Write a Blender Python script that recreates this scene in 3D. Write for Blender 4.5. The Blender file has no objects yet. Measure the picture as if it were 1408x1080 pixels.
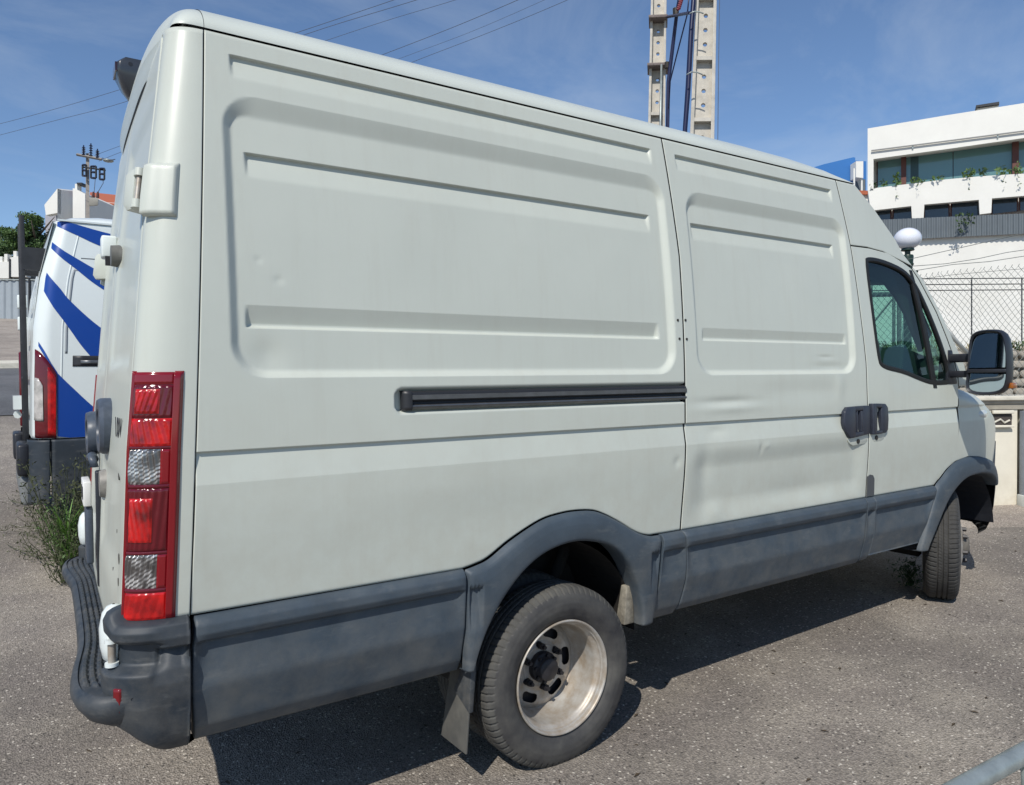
import bpy, math, random
import numpy as np
from mathutils import Vector, Matrix
random.seed(7); rng = np.random.default_rng(7)
scene = bpy.context.scene

# ------------------------------------------------------------------ camera
CAM = np.array([-1.767, -3.227, 1.490])
YAW, PITCH, ROLL, FPX = math.radians(55.619), math.radians(-1.280), math.radians(-0.525), 1034.47
def cam_axes():
    f = np.array([math.cos(YAW)*math.cos(PITCH), math.sin(YAW)*math.cos(PITCH), math.sin(PITCH)])
    r = np.cross(f, [0, 0, 1]); r /= np.linalg.norm(r); u = np.cross(r, f)
    c, s = math.cos(ROLL), math.sin(ROLL)
    return c*r+s*u, -s*r+c*u, f
RV, UV, FV = cam_axes()
cd = bpy.data.cameras.new('camera'); cam = bpy.data.objects.new('camera', cd)
scene.collection.objects.link(cam)
cd.sensor_width = 36; cd.lens = 36*FPX/1408; cd.clip_start = 0.05; cd.clip_end = 3000
m = Matrix.Identity(4)
for i in range(3):
    m[i][0] = RV[i]; m[i][1] = UV[i]; m[i][2] = -FV[i]; m[i][3] = CAM[i]
cam.matrix_world = m
scene.camera = cam

# ------------------------------------------------------------------ light
SUN = Vector((-0.80, -0.60, 1.0)).normalized()          # towards the sun
w = bpy.data.worlds.new('World'); scene.world = w; w.use_nodes = True
nt = w.node_tree; nt.nodes.clear()
sky = nt.nodes.new('ShaderNodeTexSky'); sky.sky_type = 'NISHITA'; sky.sun_disc = False
sky.sun_elevation = math.asin(SUN.z); sky.sun_rotation = math.atan2(SUN.x, SUN.y)
sky.air_density = 0.9; sky.dust_density = 0.12; sky.ozone_density = 4.5; sky.altitude = 100
bg = nt.nodes.new('ShaderNodeBackground'); bg.inputs[1].default_value = 0.114
out = nt.nodes.new('ShaderNodeOutputWorld')
# thin cirrus
tc = nt.nodes.new('ShaderNodeTexCoord'); mp = nt.nodes.new('ShaderNodeMapping'); mp.inputs['Scale'].default_value = (1.2, 3.2, 5.0)
mp.inputs['Rotation'].default_value = (0, 0.3, 0.5)
nz = nt.nodes.new('ShaderNodeTexNoise'); nz.inputs['Scale'].default_value = 1.6; nz.inputs['Detail'].default_value = 9; nz.inputs['Roughness'].default_value = .62
nz.inputs['Distortion'].default_value = .8
rp = nt.nodes.new('ShaderNodeValToRGB'); rp.color_ramp.elements[0].position = .46; rp.color_ramp.elements[0].color = (0, 0, 0, 1)
rp.color_ramp.elements[1].position = .85; rp.color_ramp.elements[1].color = (.28, .28, .28, 1)
mx = nt.nodes.new('ShaderNodeMixRGB'); mx.inputs[2].default_value = (5.2, 5.8, 6.4, 1)
nt.links.new(tc.outputs['Generated'], mp.inputs[0]); nt.links.new(mp.outputs[0], nz.inputs['Vector'])
nt.links.new(nz.outputs['Fac'], rp.inputs[0]); nt.links.new(rp.outputs[0], mx.inputs[0])
nt.links.new(sky.outputs[0], mx.inputs[1]); nt.links.new(mx.outputs[0], bg.inputs[0]); nt.links.new(bg.outputs[0], out.inputs[0])
sd = bpy.data.lights.new('sun', 'SUN'); sd.energy = 3.75; sd.angle = math.radians(.5); sd.color = (1.0, .95, .87)
sun = bpy.data.objects.new('sun', sd); scene.collection.objects.link(sun)
sun.rotation_euler = SUN.to_track_quat('Z', 'Y').to_euler()
vs = scene.view_settings; vs.view_transform = 'Standard'; vs.look = 'None'; vs.exposure = 0.13; vs.gamma = 1; vs.use_curve_mapping = False

# ------------------------------------------------------------------ projection of measured points to real places
def ray(u, v): return FV + RV*(u-704)/FPX - UV*(v-540)/FPX
def onax(u, v, ax, val):
    d = ray(u, v); return CAM + d*((val-CAM[ax])/d[ax])
def atd(u, v, D): return CAM + ray(u, v)*D

# ------------------------------------------------------------------ materials
MATS = {}
def mat(name, col, rough=.6, metal=0, coat=0, noise=None, bump=None, spec=None, trans=0, ior=1.45, alpha=None, col2=None, dirt=None):
    """noise=(scale, amount) colour variation; bump=(scale,strength,dist); dirt=(colour, z0, z1, amount)"""
    if name in MATS: return MATS[name]
    M = bpy.data.materials.new(name); M.use_nodes = True; t = M.node_tree; b = t.nodes['Principled BSDF']
    b.inputs['Base Color'].default_value = (*col, 1); b.inputs['Roughness'].default_value = rough; b.inputs['Metallic'].default_value = metal
    b.inputs['Coat Weight'].default_value = coat; b.inputs['Coat Roughness'].default_value = .08
    b.inputs['Transmission Weight'].default_value = trans; b.inputs['IOR'].default_value = ior
    if spec is not None: b.inputs['Specular IOR Level'].default_value = spec
    co = t.nodes.new('ShaderNodeTexCoord')
    last = None
    if noise:
        n = t.nodes.new('ShaderNodeTexNoise'); n.inputs['Scale'].default_value = noise[0]; n.inputs['Detail'].default_value = 8
        n.inputs['Roughness'].default_value = .65
        t.links.new(co.outputs['Object'], n.inputs['Vector'])
        mxx = t.nodes.new('ShaderNodeMixRGB'); r = t.nodes.new('ShaderNodeMapRange')
        r.inputs[1].default_value = .3; r.inputs[2].default_value = .7
        t.links.new(n.outputs['Fac'], r.inputs[0]); t.links.new(r.outputs[0], mxx.inputs[0])
        a = noise[1]; c2 = col2 if col2 else tuple(min(1, c*(1+a)) for c in col)
        c1 = col if col2 else tuple(c*(1-a) for c in col)
        mxx.inputs[1].default_value = (*c1, 1); mxx.inputs[2].default_value = (*c2, 1)
        last = mxx.outputs[0]
        rr = t.nodes.new('ShaderNodeMapRange'); rr.inputs[3].default_value = max(0, rough-.08); rr.inputs[4].default_value = min(1, rough+.1)
        t.links.new(n.outputs['Fac'], rr.inputs[0]); t.links.new(rr.outputs[0], b.inputs['Roughness'])
    if dirt:
        n = t.nodes.new('ShaderNodeTexNoise'); n.inputs['Scale'].default_value = dirt[4] if len(dirt) > 4 else 6; n.inputs['Detail'].default_value = 10
        n.inputs['Roughness'].default_value = .7
        t.links.new(co.outputs['Object'], n.inputs['Vector'])
        sx = t.nodes.new('ShaderNodeSeparateXYZ'); t.links.new(co.outputs['Object'], sx.inputs[0])
        r = t.nodes.new('ShaderNodeMapRange'); r.inputs[1].default_value = dirt[2]; r.inputs[2].default_value = dirt[1]
        r.inputs[3].default_value = 0; r.inputs[4].default_value = 1
        t.links.new(sx.outputs['Z'], r.inputs[0])
        mu = t.nodes.new('ShaderNodeMath'); mu.operation = 'MULTIPLY'
        r2 = t.nodes.new('ShaderNodeMapRange'); r2.inputs[1].default_value = .38; r2.inputs[2].default_value = .68; r2.inputs[4].default_value = dirt[3]
        t.links.new(n.outputs['Fac'], r2.inputs[0]); t.links.new(r.outputs[0], mu.inputs[0]); t.links.new(r2.outputs[0], mu.inputs[1])
        m2 = t.nodes.new('ShaderNodeMixRGB'); m2.inputs[2].default_value = (*dirt[0], 1)
        if last: t.links.new(last, m2.inputs[1])
        else: m2.inputs[1].default_value = (*col, 1)
        t.links.new(mu.outputs[0], m2.inputs[0]); last = m2.outputs[0]
    if last: t.links.new(last, b.inputs['Base Color'])
    if bump:
        n = t.nodes.new('ShaderNodeTexNoise'); n.inputs['Scale'].default_value = bump[0]; n.inputs['Detail'].default_value = 6
        t.links.new(co.outputs['Object'], n.inputs['Vector'])
        bb = t.nodes.new('ShaderNodeBump'); bb.inputs['Strength'].default_value = bump[1]; bb.inputs['Distance'].default_value = bump[2]
        t.links.new(n.outputs['Fac'], bb.inputs['Height']); t.links.new(bb.outputs[0], b.inputs['Normal'])
    MATS[name] = M
    return M

paint = mat('white_paint', (.530, .558, .496), .38, coat=.18, noise=(1.7, .035), bump=(2.2, .10, .02), dirt=((.42, .39, .31), .8, 1.5, .35, 9))
def add_streaks(M, amt=.10, sc=(9, 9, .5), lo=.50, hi=.72, tone=(.40, .37, .30)):
    t = M.node_tree; b = t.nodes['Principled BSDF']; L = t.links.new; src = b.inputs['Base Color'].links[0].from_socket
    co = t.nodes.new('ShaderNodeTexCoord'); mp_ = t.nodes.new('ShaderNodeMapping'); mp_.inputs['Scale'].default_value = sc
    n = t.nodes.new('ShaderNodeTexNoise'); n.inputs['Scale'].default_value = 2.2; n.inputs['Detail'].default_value = 9; n.inputs['Roughness'].default_value = .7
    r = t.nodes.new('ShaderNodeMapRange'); r.inputs[1].default_value = lo; r.inputs[2].default_value = hi; r.inputs[4].default_value = amt
    mx_ = t.nodes.new('ShaderNodeMixRGB'); mx_.inputs[2].default_value = (*tone, 1)
    L(co.outputs['Object'], mp_.inputs[0]); L(mp_.outputs[0], n.inputs['Vector']); L(n.outputs['Fac'], r.inputs[0]); L(r.outputs[0], mx_.inputs[0]); L(src, mx_.inputs[1]); L(mx_.outputs[0], b.inputs['Base Color'])
add_streaks(paint, .13); add_streaks(paint, .5, (1.5, 1.5, 34), .70, .76, (.75, .76, .72)); add_streaks(paint, .6, (60, 60, 60), .74, .80, (.22, .16, .11))
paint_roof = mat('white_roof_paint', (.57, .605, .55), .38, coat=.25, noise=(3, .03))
plastic = mat('grey_cladding', (.048, .066, .085), .55, noise=(9, .16), bump=(420, .16, .002), dirt=((.19, .18, .155), .40, .95, .55, 7))
plastic_d = mat('dark_bumper_plastic', (.026, .035, .046), .55, noise=(12, .2), bump=(380, .18, .002), dirt=((.17, .16, .14), .40, 1.0, .5, 11))
add_streaks(plastic, .45, (3, 3, 9), .55, .75, (.16, .165, .16)); add_streaks(plastic, .8, (2, 2, 60), .69, .74, (.20, .21, .21)); add_streaks(plastic_d, .55, (4, 4, 12), .55, .75, (.15, .15, .145)); add_streaks(plastic_d, .8, (3, 3, 70), .68, .73, (.22, .22, .21))
black_pl = mat('black_plastic', (.018, .020, .026), .42, noise=(30, .15))
handle_pl = mat('handle_plastic', (.030, .035, .050), .40, noise=(60, .15), bump=(300, .1, .001))
rubber = mat('black_rubber', (.012, .013, .014), .55)
dark = mat('dark_interior', (.006, .006, .007), .9)
under = mat('underbody_grime', (.018, .016, .014), .9, noise=(8, .4))
tyre_m = mat('tyre_rubber', (.040, .040, .039), .82, noise=(9, .25), col2=(.105, .101, .090), bump=(160, .25, .002))
tyre_side = mat('tyre_sidewall_rubber', (.022, .022, .026), .62, noise=(6, .3), col2=(.10, .096, .086), bump=(90, .12, .002))
rim_m = mat('steel_wheel_paint', (.50, .49, .46), .45, metal=.3, noise=(14, .2), col2=(.30, .235, .165), bump=(60, .15, .002))
hub_m = mat('greasy_hub', (.020, .019, .022), .5, noise=(25, .4))
nut_m = mat('wheel_nut_steel', (.05, .045, .04), .5, metal=.5, noise=(40, .4))
rail_m = mat('rail_aluminium', (.16, .165, .17), .34, metal=.7, noise=(20, .2))
rail_d = mat('rail_dark', (.022, .023, .026), .42)
def thin_glass(name, tint, base=.07):
    M = bpy.data.materials.new(name); M.use_nodes = True; t = M.node_tree; t.nodes.clear(); N = t.nodes.new; L = t.links.new
    o = N('ShaderNodeOutputMaterial'); tr = N('ShaderNodeBsdfTransparent'); gl = N('ShaderNodeBsdfGlossy'); mx_ = N('ShaderNodeMixShader'); lw = N('ShaderNodeLayerWeight')
    tr.inputs[0].default_value = (*tint, 1); gl.inputs['Roughness'].default_value = .03; lw.inputs['Blend'].default_value = .5
    p = N('ShaderNodeMath'); p.operation = 'POWER'; p.inputs[1].default_value = 4.2; r = N('ShaderNodeMapRange'); r.inputs[3].default_value = base; r.inputs[4].default_value = .85
    L(lw.outputs['Facing'], p.inputs[0]); L(p.outputs[0], r.inputs[0]); L(r.outputs[0], mx_.inputs[0]); L(tr.outputs[0], mx_.inputs[1]); L(gl.outputs[0], mx_.inputs[2]); L(mx_.outputs[0], o.inputs[0])
    return M
glass_m = thin_glass('tinted_glass', (.40, .66, .57), .045)
seal_m = rubber
mirror_m = mat('mirror_glass', (.62, .70, .72), .03, metal=1)
redbase = mat('red_lens_dark', (.105, .003, .008), .14, coat=.5, bump=(26, .15, .01))
redlens = mat('red_lens_bright', (.11, .002, .004), .2, coat=.5, noise=(13, .5), col2=(.75, .010, .008), bump=(120, .25, .003))  # hot spots of the lens put into the colour as bright red noise
redrim = mat('red_lens_edge', (.20, .004, .009), .12, coat=.6)
clearlens = mat('clear_lens', (.10, .10, .10), .14, metal=.6, coat=.8, noise=(42, .5), col2=(.80, .79, .77), bump=(110, .5, .004))
def streak_mat(name, c0, c1, metal, scale=34, dist=2.2, rot=.6):
    M = mat(name, c0, .15, metal=metal, coat=.8, bump=(120, .4, .003)); t = M.node_tree; b = t.nodes['Principled BSDF']
    co = t.nodes.new('ShaderNodeTexCoord'); mp_ = t.nodes.new('ShaderNodeMapping'); mp_.inputs['Rotation'].default_value = (rot, .3, 0)
    wv = t.nodes.new('ShaderNodeTexWave'); wv.bands_direction = 'Z'; wv.inputs['Scale'].default_value = scale; wv.inputs['Distortion'].default_value = dist; wv.inputs['Detail'].default_value = 3
    n = t.nodes.new('ShaderNodeTexNoise'); n.inputs['Scale'].default_value = 24; mu = t.nodes.new('ShaderNodeMath'); mu.operation = 'MULTIPLY'
    r = t.nodes.new('ShaderNodeMapRange'); r.inputs[1].default_value = .42; r.inputs[2].default_value = .62
    mx_ = t.nodes.new('ShaderNodeMixRGB'); mx_.inputs[1].default_value = (*c0, 1); mx_.inputs[2].default_value = (*c1, 1)
    L = t.links.new
    L(co.outputs['Object'], mp_.inputs[0]); L(mp_.outputs[0], wv.inputs['Vector']); L(co.outputs['Object'], n.inputs['Vector']); L(n.outputs['Fac'], r.inputs[0])
    L(wv.outputs['Fac'], mu.inputs[0]); L(r.outputs[0], mu.inputs[1]); L(mu.outputs[0], mx_.inputs[0]); L(mx_.outputs[0], b.inputs['Base Color']); return M
clearlens = streak_mat('clear_lens_fluted', (.13, .12, .115), (.92, .91, .90), .55)
amber = mat('amber_bulb', (.30, .09, .01), .2, coat=.6)
reflector_m = mat('red_reflector', (.16, .006, .010), .3, coat=.4)
blue_m = mat('blue_vinyl', (.006, .052, .29), .32, coat=.3)
paint2 = mat('white_paint_second_van', (.70, .75, .735), .32, coat=.3, noise=(2, .03))
grey_met = mat('galvanised_steel', (.34, .38, .37), .42, metal=.5, noise=(18, .22), bump=(60, .1, .002))
black_met = mat('black_steel', (.020, .022, .026), .5, noise=(14, .3))
concrete = mat('pole_concrete', (.52, .49, .43), .85, noise=(7, .16), bump=(60, .2, .005))
white_wall = mat('white_render', (.74, .73, .68), .85, noise=(.5, .05), bump=(9, .08, .01), dirt=((.50, .46, .38), -2, 16, .35, .7))
cream_wall = mat('cream_render', (.70, .66, .55), .85, noise=(3.5, .07), dirt=((.35, .28, .18), .1, .55, .6, 5), bump=(30, .15, .004))
cap_m = mat('wall_cap_stone', (.60, .57, .48), .85, noise=(9, .15), bump=(30, .3, .006))
corr_m = mat('grey_corrugated_sheet', (.115, .135, .15), .5, noise=(2, .08))
corr_l = mat('light_corrugated_sheet', (.30, .34, .37), .5, noise=(2, .07))
wood_m = mat('brown_frame', (.12, .045, .035), .6)
win_m = mat('window_glass_teal', (.12, .235, .235), .06, spec=.9)
win_d = mat('window_glass_dark', (.035, .05, .065), .06, spec=.8)
tile_m = mat('terracotta_tile', (.42, .12, .06), .8, noise=(30, .2))
bluebld = mat('blue_render', (.035, .16, .43), .7)
globe_m = mat('opal_globe', (.72, .74, .80), .25, coat=.5)
green_post = mat('dark_green_post', (.012, .03, .022), .4)
wire_m = mat('wire_dark', (.085, .105, .15), .6)
fence_m = mat('fence_wire', (.13, .145, .14), .55, metal=.2)
cable_m = mat('navy_cable', (.010, .014, .055), .4)
stone_m = mat('rough_stone', (.34, .31, .26), .9, noise=(5, .25), bump=(12, .5, .02))
leaf_a = mat('foliage_mid', (.075, .135, .035), .6, noise=(3, .4))
leaf_b = mat('foliage_dark', (.035, .070, .022), .65, noise=(3, .4))
leaf_c = mat('weed_leaf', (.11, .24, .035), .5, noise=(9, .3))
dry_m = mat('dry_weed', (.065, .075, .035), .8, noise=(9, .4))
dryg_m = mat('dry_grass', (.30, .24, .10), .85, noise=(4, .3))
bark_m = mat('bark', (.10, .08, .06), .9, noise=(12, .3))
seat_m = mat('seat_fabric', (.030, .036, .045), .9)
ins_m = mat('insulator', (.015, .02, .05), .3)

def ground_mat(name, base, agg, dark_, big):
    M = bpy.data.materials.new(name); M.use_nodes = True; t = M.node_tree; b = t.nodes['Principled BSDF']
    N = t.nodes.new; L = t.links.new
    co = N('ShaderNodeTexCoord')
    def ramp(src, p0, p1, c0, c1):
        r = N('ShaderNodeValToRGB'); e = r.color_ramp.elements
        e[0].position = p0; e[1].position = p1; e[0].color = (*c0, 1); e[1].color = (*c1, 1); L(src, r.inputs[0]); return r.outputs[0]
    def noise(s, d=8, r=.6):
        n = N('ShaderNodeTexNoise'); n.inputs['Scale'].default_value = s; n.inputs['Detail'].default_value = d; n.inputs['Roughness'].default_value = r
        L(co.outputs['Object'], n.inputs['Vector']); return n.outputs['Fac']
    def mix(f, a, b_, mode='MIX'):
        x = N('ShaderNodeMixRGB'); x.blend_type = mode
        if isinstance(f, float): x.inputs[0].default_value = f
        else: L(f, x.inputs[0])
        for i, q in ((1, a), (2, b_)):
            if isinstance(q, tuple): x.inputs[i].default_value = (*q, 1)
            else: L(q, x.inputs[i])
        return x.outputs[0]
    c = mix(ramp(noise(1.1, 6), .38, .66, (0, 0, 0), (1, 1, 1)), base, big)
    c = mix(ramp(noise(.62, 6), .46, .60, (0, 0, 0), (.75, .75, .75)), c, tuple(x*.60 for x in base))
    # aggregate cells
    c = mix(ramp(noise(2.6, 6), .42, .62, (0, 0, 0), (.5, .5, .5)), c, tuple(x*q for x, q in zip(base, (.80, .78, .80))))
    v = N('ShaderNodeTexVoronoi'); v.inputs['Scale'].default_value = 135; L(co.outputs['Object'], v.inputs['Vector'])
    sep0 = N('ShaderNodeSeparateColor'); L(v.outputs['Color'], sep0.inputs[0])
    gr = N('ShaderNodeMapRange'); gr.inputs[1].default_value = .0; gr.inputs[2].default_value = 1.0; gr.inputs[3].default_value = .68; gr.inputs[4].default_value = 1.28
    L(sep0.outputs[2], gr.inputs[0])
    fg = N('ShaderNodeMapRange'); fg.inputs[1].default_value = .3; fg.inputs[2].default_value = .7; fg.inputs[3].default_value = .72; fg.inputs[4].default_value = 1.30
    L(noise(75, 4, .7), fg.inputs[0])
    c = mix(1.0, c, gr.outputs[0], 'MULTIPLY'); c = mix(1.0, c, fg.outputs[0], 'MULTIPLY')
    v2 = N('ShaderNodeTexVoronoi'); v2.inputs['Scale'].default_value = 62; L(co.outputs['Object'], v2.inputs['Vector'])
    sep = N('ShaderNodeSeparateColor'); L(v2.outputs['Color'], sep.inputs[0])
    spk = ramp(sep.outputs[0], .86, .9, (0, 0, 0), (1, 1, 1))
    d2 = ramp(v2.outputs['Distance'], .25, .42, (1, 1, 1), (0, 0, 0))
    f = mix(1.0, spk, d2, 'MULTIPLY')
    c = mix(f, c, tuple(min(.62, x*1.3) for x in agg))
    dk = ramp(sep.outputs[1], .9, .93, (0, 0, 0), (1, 1, 1)); f = mix(1.0, dk, d2, 'MULTIPLY')
    c = mix(f, c, tuple(x*.35 for x in dark_))
    # oil stains
    c = mix(ramp(noise(2.3, 3), .66, .74, (0, 0, 0), (.35, .35, .35)), c, tuple(x*.5 for x in base))
    L(c, b.inputs['Base Color']); b.inputs['Roughness'].default_value = .88
    bp = N('ShaderNodeBump'); bp.inputs['Strength'].default_value = .8; bp.inputs['Distance'].default_value = .006
    ad = N('ShaderNodeMath'); ad.operation = 'ADD'
    L(v.outputs['Distance'], ad.inputs[0]); L(noise(40, 8), ad.inputs[1]); L(ad.outputs[0], bp.inputs['Height']); L(bp.outputs[0], b.inputs['Normal'])
    return M
asphalt = ground_mat('worn_asphalt', (.258, .228, .194), (.46, .42, .36), (.17, .15, .13), (.35, .308, .252))
road_m = ground_mat('road_asphalt', (.13, .135, .14), (.20, .20, .20), (.08, .08, .08), (.16, .16, .165))
dirt_m = ground_mat('pale_dirt', (.36, .31, .26), (.46, .41, .35), (.22, .19, .16), (.42, .37, .31))

# ------------------------------------------------------------------ mesh helpers
COL = scene.collection
def tag(o, label=None, cat=None, group=None, kind=None):
    if label: o['label'] = label
    if cat: o['category'] = cat
    if group: o['group'] = group
    if kind: o['kind'] = kind
    return o
def thing(name, label, cat, loc=(0, 0, 0), group=None):
    o = bpy.data.objects.new(name, None); COL.objects.link(o); o.location = loc; o.empty_display_size = .2
    return tag(o, label, cat, group)
class MB:
    def __init__(s): s.v = []; s.f = []; s.n = 0
    def add(s, V, F):
        V = np.asarray(V, float).reshape(-1, 3); s.v.append(V); b = s.n
        s.f.extend([tuple(i+b for i in q) for q in F]); s.n += len(V); return s
    def box(s, a, b, rot=None, taper=None):
        x0, y0, z0 = a; x1, y1, z1 = b
        V = [(x0, y0, z0), (x1, y0, z0), (x1, y1, z0), (x0, y1, z0), (x0, y0, z1), (x1, y0, z1), (x1, y1, z1), (x0, y1, z1)]
        return s.add(V, [(3, 2, 1, 0), (4, 5, 6, 7), (0, 1, 5, 4), (1, 2, 6, 5), (2, 3, 7, 6), (3, 0, 4, 7)])
    def hexa(s, V): return s.add(V, [(3, 2, 1, 0), (4, 5, 6, 7), (0, 1, 5, 4), (1, 2, 6, 5), (2, 3, 7, 6), (3, 0, 4, 7)])
    def grid(s, P, closed=False):
        n, m_ = P.shape[:2]; F = []
        for i in range(n-1 if not closed else n):
            i2 = (i+1) % n
            for j in range(m_-1): F.append((i*m_+j, i2*m_+j, i2*m_+j+1, i*m_+j+1))
        return s.add(P, F)
    def tube(s, pts, r, k=8, cap=True):
        pts = [np.array(p, float) for p in pts]; n = len(pts); R_ = r if hasattr(r, '__len__') else [r]*n
        V = []
        up = np.array([0, 0, 1.])
        for i, p in enumerate(pts):
            t = pts[min(i+1, n-1)]-pts[max(i-1, 0)]; t /= (np.linalg.norm(t)+1e-9)
            a = np.cross(t, up)
            if np.linalg.norm(a) < 1e-3: a = np.cross(t, [1, 0, 0])
            a /= np.linalg.norm(a); b = np.cross(t, a)
            for q in range(k):
                th = 2*math.pi*q/k; V.append(p+R_[i]*(a*math.cos(th)+b*math.sin(th)))
        F = [(i*k+q, i*k+(q+1) % k, (i+1)*k+(q+1) % k, (i+1)*k+q) for i in range(n-1) for q in range(k)]
        if cap: F += [tuple(range(k-1, -1, -1)), tuple((n-1)*k+q for q in range(k))]
        return s.add(V, F)
    def prism(s, poly, off):
        """poly: 3D points (planar ring), off: extrusion vector"""
        P = np.asarray(poly, float); n = len(P); Q = P+np.asarray(off, float)
        F = [tuple(range(n)), tuple(range(2*n-1, n-1, -1))]+[((i+1) % n, i, n+i, n+(i+1) % n) for i in range(n)]
        return s.add(np.vstack([P, Q]), F)
    def build(s, name, m_, parent=None, smooth=False, bevel=0, seg=2, loc=None, split=None, fixn=True):
        V = np.vstack(s.v) if s.v else np.zeros((0, 3))
        me = bpy.data.meshes.new(name); me.from_pydata([tuple(x) for x in V], [], s.f); me.update()
        if fixn:
            import bmesh
            bm = bmesh.new(); bm.from_mesh(me); bmesh.ops.recalc_face_normals(bm, faces=bm.faces); bm.to_mesh(me); bm.free()
        me.materials.append(m_)
        if smooth: me.shade_smooth()
        o = bpy.data.objects.new(name, me); COL.objects.link(o)
        if parent is not None: o.parent = parent
        if loc is not None: o.location = loc
        if smooth and split is not None:
            md = o.modifiers.new('es', 'EDGE_SPLIT'); md.split_angle = math.radians(split)
        if bevel:
            b = o.modifiers.new('bevel', 'BEVEL'); b.width = bevel; b.segments = seg; b.limit_method = 'ANGLE'; b.angle_limit = math.radians(40)
            b.harden_normals = False
            if not smooth: me.shade_smooth(); md = o.modifiers.new('es', 'EDGE_SPLIT'); md.split_angle = math.radians(50)
        return o
def fast_grid(name, P, m_, parent=None, flip=False, drop=None, smooth=True, ring=None):
    n, k = P.shape[:2]
    I = np.arange(n*k).reshape(n, k)
    Q = np.stack([I[:-1, :-1], I[1:, :-1], I[1:, 1:], I[:-1, 1:]], -1).reshape(-1, 4)
    if drop is not None: Q = Q[~drop.reshape(-1)]
    if flip: Q = Q[:, ::-1]
    me = bpy.data.meshes.new(name)
    me.vertices.add(n*k); me.vertices.foreach_set('co', P.reshape(-1).astype(np.float32))
    me.loops.add(Q.size); me.loops.foreach_set('vertex_index', Q.reshape(-1).astype(np.int32))
    me.polygons.add(len(Q)); me.polygons.foreach_set('loop_start', np.arange(0, Q.size, 4, dtype=np.int32))
    me.polygons.foreach_set('loop_total', np.full(len(Q), 4, dtype=np.int32))
    me.update(calc_edges=True); me.validate()
    me.materials.append(m_)
    if ring is not None:
        me.materials.append(ring); mi = np.zeros((n-1, k-1), np.int32); mi[0] = mi[-1] = 1; mi[:, 0] = mi[:, -1] = 1
        mi = mi.reshape(-1)
        if drop is not None: mi = mi[~drop.reshape(-1)]
        if len(mi) == len(me.polygons): me.polygons.foreach_set('material_index', mi)
    if smooth: me.shade_smooth()
    o = bpy.data.objects.new(name, me); COL.objects.link(o)
    if parent is not None: o.parent = parent
    return o
def sst(x, a=0., b=1.):
    t = np.clip((x-a)/(b-a), 0, 1); return t*t*(3-2*t)
def inpoly(X, Y, poly):
    r = np.zeros(X.shape, bool); n = len(poly)
    for i in range(n):
        x1, y1 = poly[i]; x2, y2 = poly[(i+1) % n]
        c = ((y1 > Y) != (y2 > Y)) & (X < (x2-x1)*(Y-y1)/((y2-y1)+1e-12)+x1); r ^= c
    return r
def offset_poly(poly, d):
    """inset (d>0 shrinks) a CCW/CW polygon"""
    P = np.array(poly, float); n = len(P); A = 0
    for i in range(n): A += P[i][0]*P[(i+1) % n][1]-P[(i+1) % n][0]*P[i][1]
    s = 1 if A > 0 else -1; out_ = []
    for i in range(n):
        a = P[i]-P[i-1]; b = P[(i+1) % n]-P[i]; a /= np.linalg.norm(a); b /= np.linalg.norm(b)
        na = np.array([-a[1], a[0]])*s; nb = np.array([-b[1], b[0]])*s
        k = na+nb; k /= max(.3, np.dot(k, k)/2)
        out_.append(P[i]+k*d)
    return np.array(out_)
def dense(poly, step=.01, closed=True):
    P = np.array(poly, float); out_ = []
    n = len(P)
    for i in range(n if closed else n-1):
        a, b = P[i], P[(i+1) % n]; k = max(1, int(np.linalg.norm(b-a)/step))
        for j in range(k): out_.append(a+(b-a)*j/k)
    if not closed: out_.append(P[-1])
    return np.array(out_)
def round_poly(poly, it=2):
    P = [np.array(p, float) for p in poly]
    for _ in range(it):
        Q = []
        for i in range(len(P)):
            a, b = P[i], P[(i+1) % len(P)]; Q += [a*.75+b*.25, a*.25+b*.75]
        P = Q
    return np.array(P)
# ------------------------------------------------------------------ ground
def gz(x, y):
    x = np.asarray(x, float); y = np.asarray(y, float)
    h = np.where(y > 14, y-1.7, .8*np.log1p(np.exp(np.minimum((y-1.7)/.8, 30))))
    return .02*np.clip(x, -3, 12)+.117*h
def sheet(name, xs, ys, m_, dz=0, kind='structure', rough=0):
    X, Y = np.meshgrid(xs, ys, indexing='ij'); Z = gz(X, Y)+dz
    if rough: Z = Z+rough*np.sin(X*3.1+np.sin(Y*2.3))*np.sin(Y*2.7+1)*(np.abs(Y) < 12)
    o = fast_grid(name, np.stack([X, Y, Z], -1), m_); tag(o, kind=kind); return o
def lin(a, b, n): return np.linspace(a, b, n)
gx = np.concatenate([[-600, -200, -60], lin(-20, 24, 90), [30, 40, 60, 100, 250, 900]])
gy = np.concatenate([[-500, -100, -30], lin(-10, 60, 141), [70, 90, 130]])
g = sheet('ground', gx, gy, asphalt)
tag(g, 'worn grey brown asphalt of the parking yard with pale grit')
r_ = sheet('road', np.concatenate([[-200, -60], lin(-20, 24, 60), [60]]), lin(10.2, 16.9, 12), road_m, .012); tag(r_, 'darker asphalt road crossing behind the vans')
d_ = sheet('verge', np.concatenate([[-200, -60], lin(-20, 24, 60), [60]]), lin(17.5, 60, 60), dirt_m, .02); tag(d_, 'pale dry dirt ground beyond the road')
P = []
for x in np.concatenate([[-60], lin(-20, 24, 40)]):
    P.append([(x, 16.9, gz(x, 16.9)-.05), (x, 16.9, gz(x, 16.9)+.12), (x, 17.2, gz(x, 17.2)+.13), (x, 17.5, gz(x, 17.5)+.13), (x, 17.55, gz(x, 17.5)-.05)])
o = MB().grid(np.array(P)).build('kerb', cap_m, None); tag(o, 'pale kerb line along the far edge of the road', kind='structure')
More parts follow.
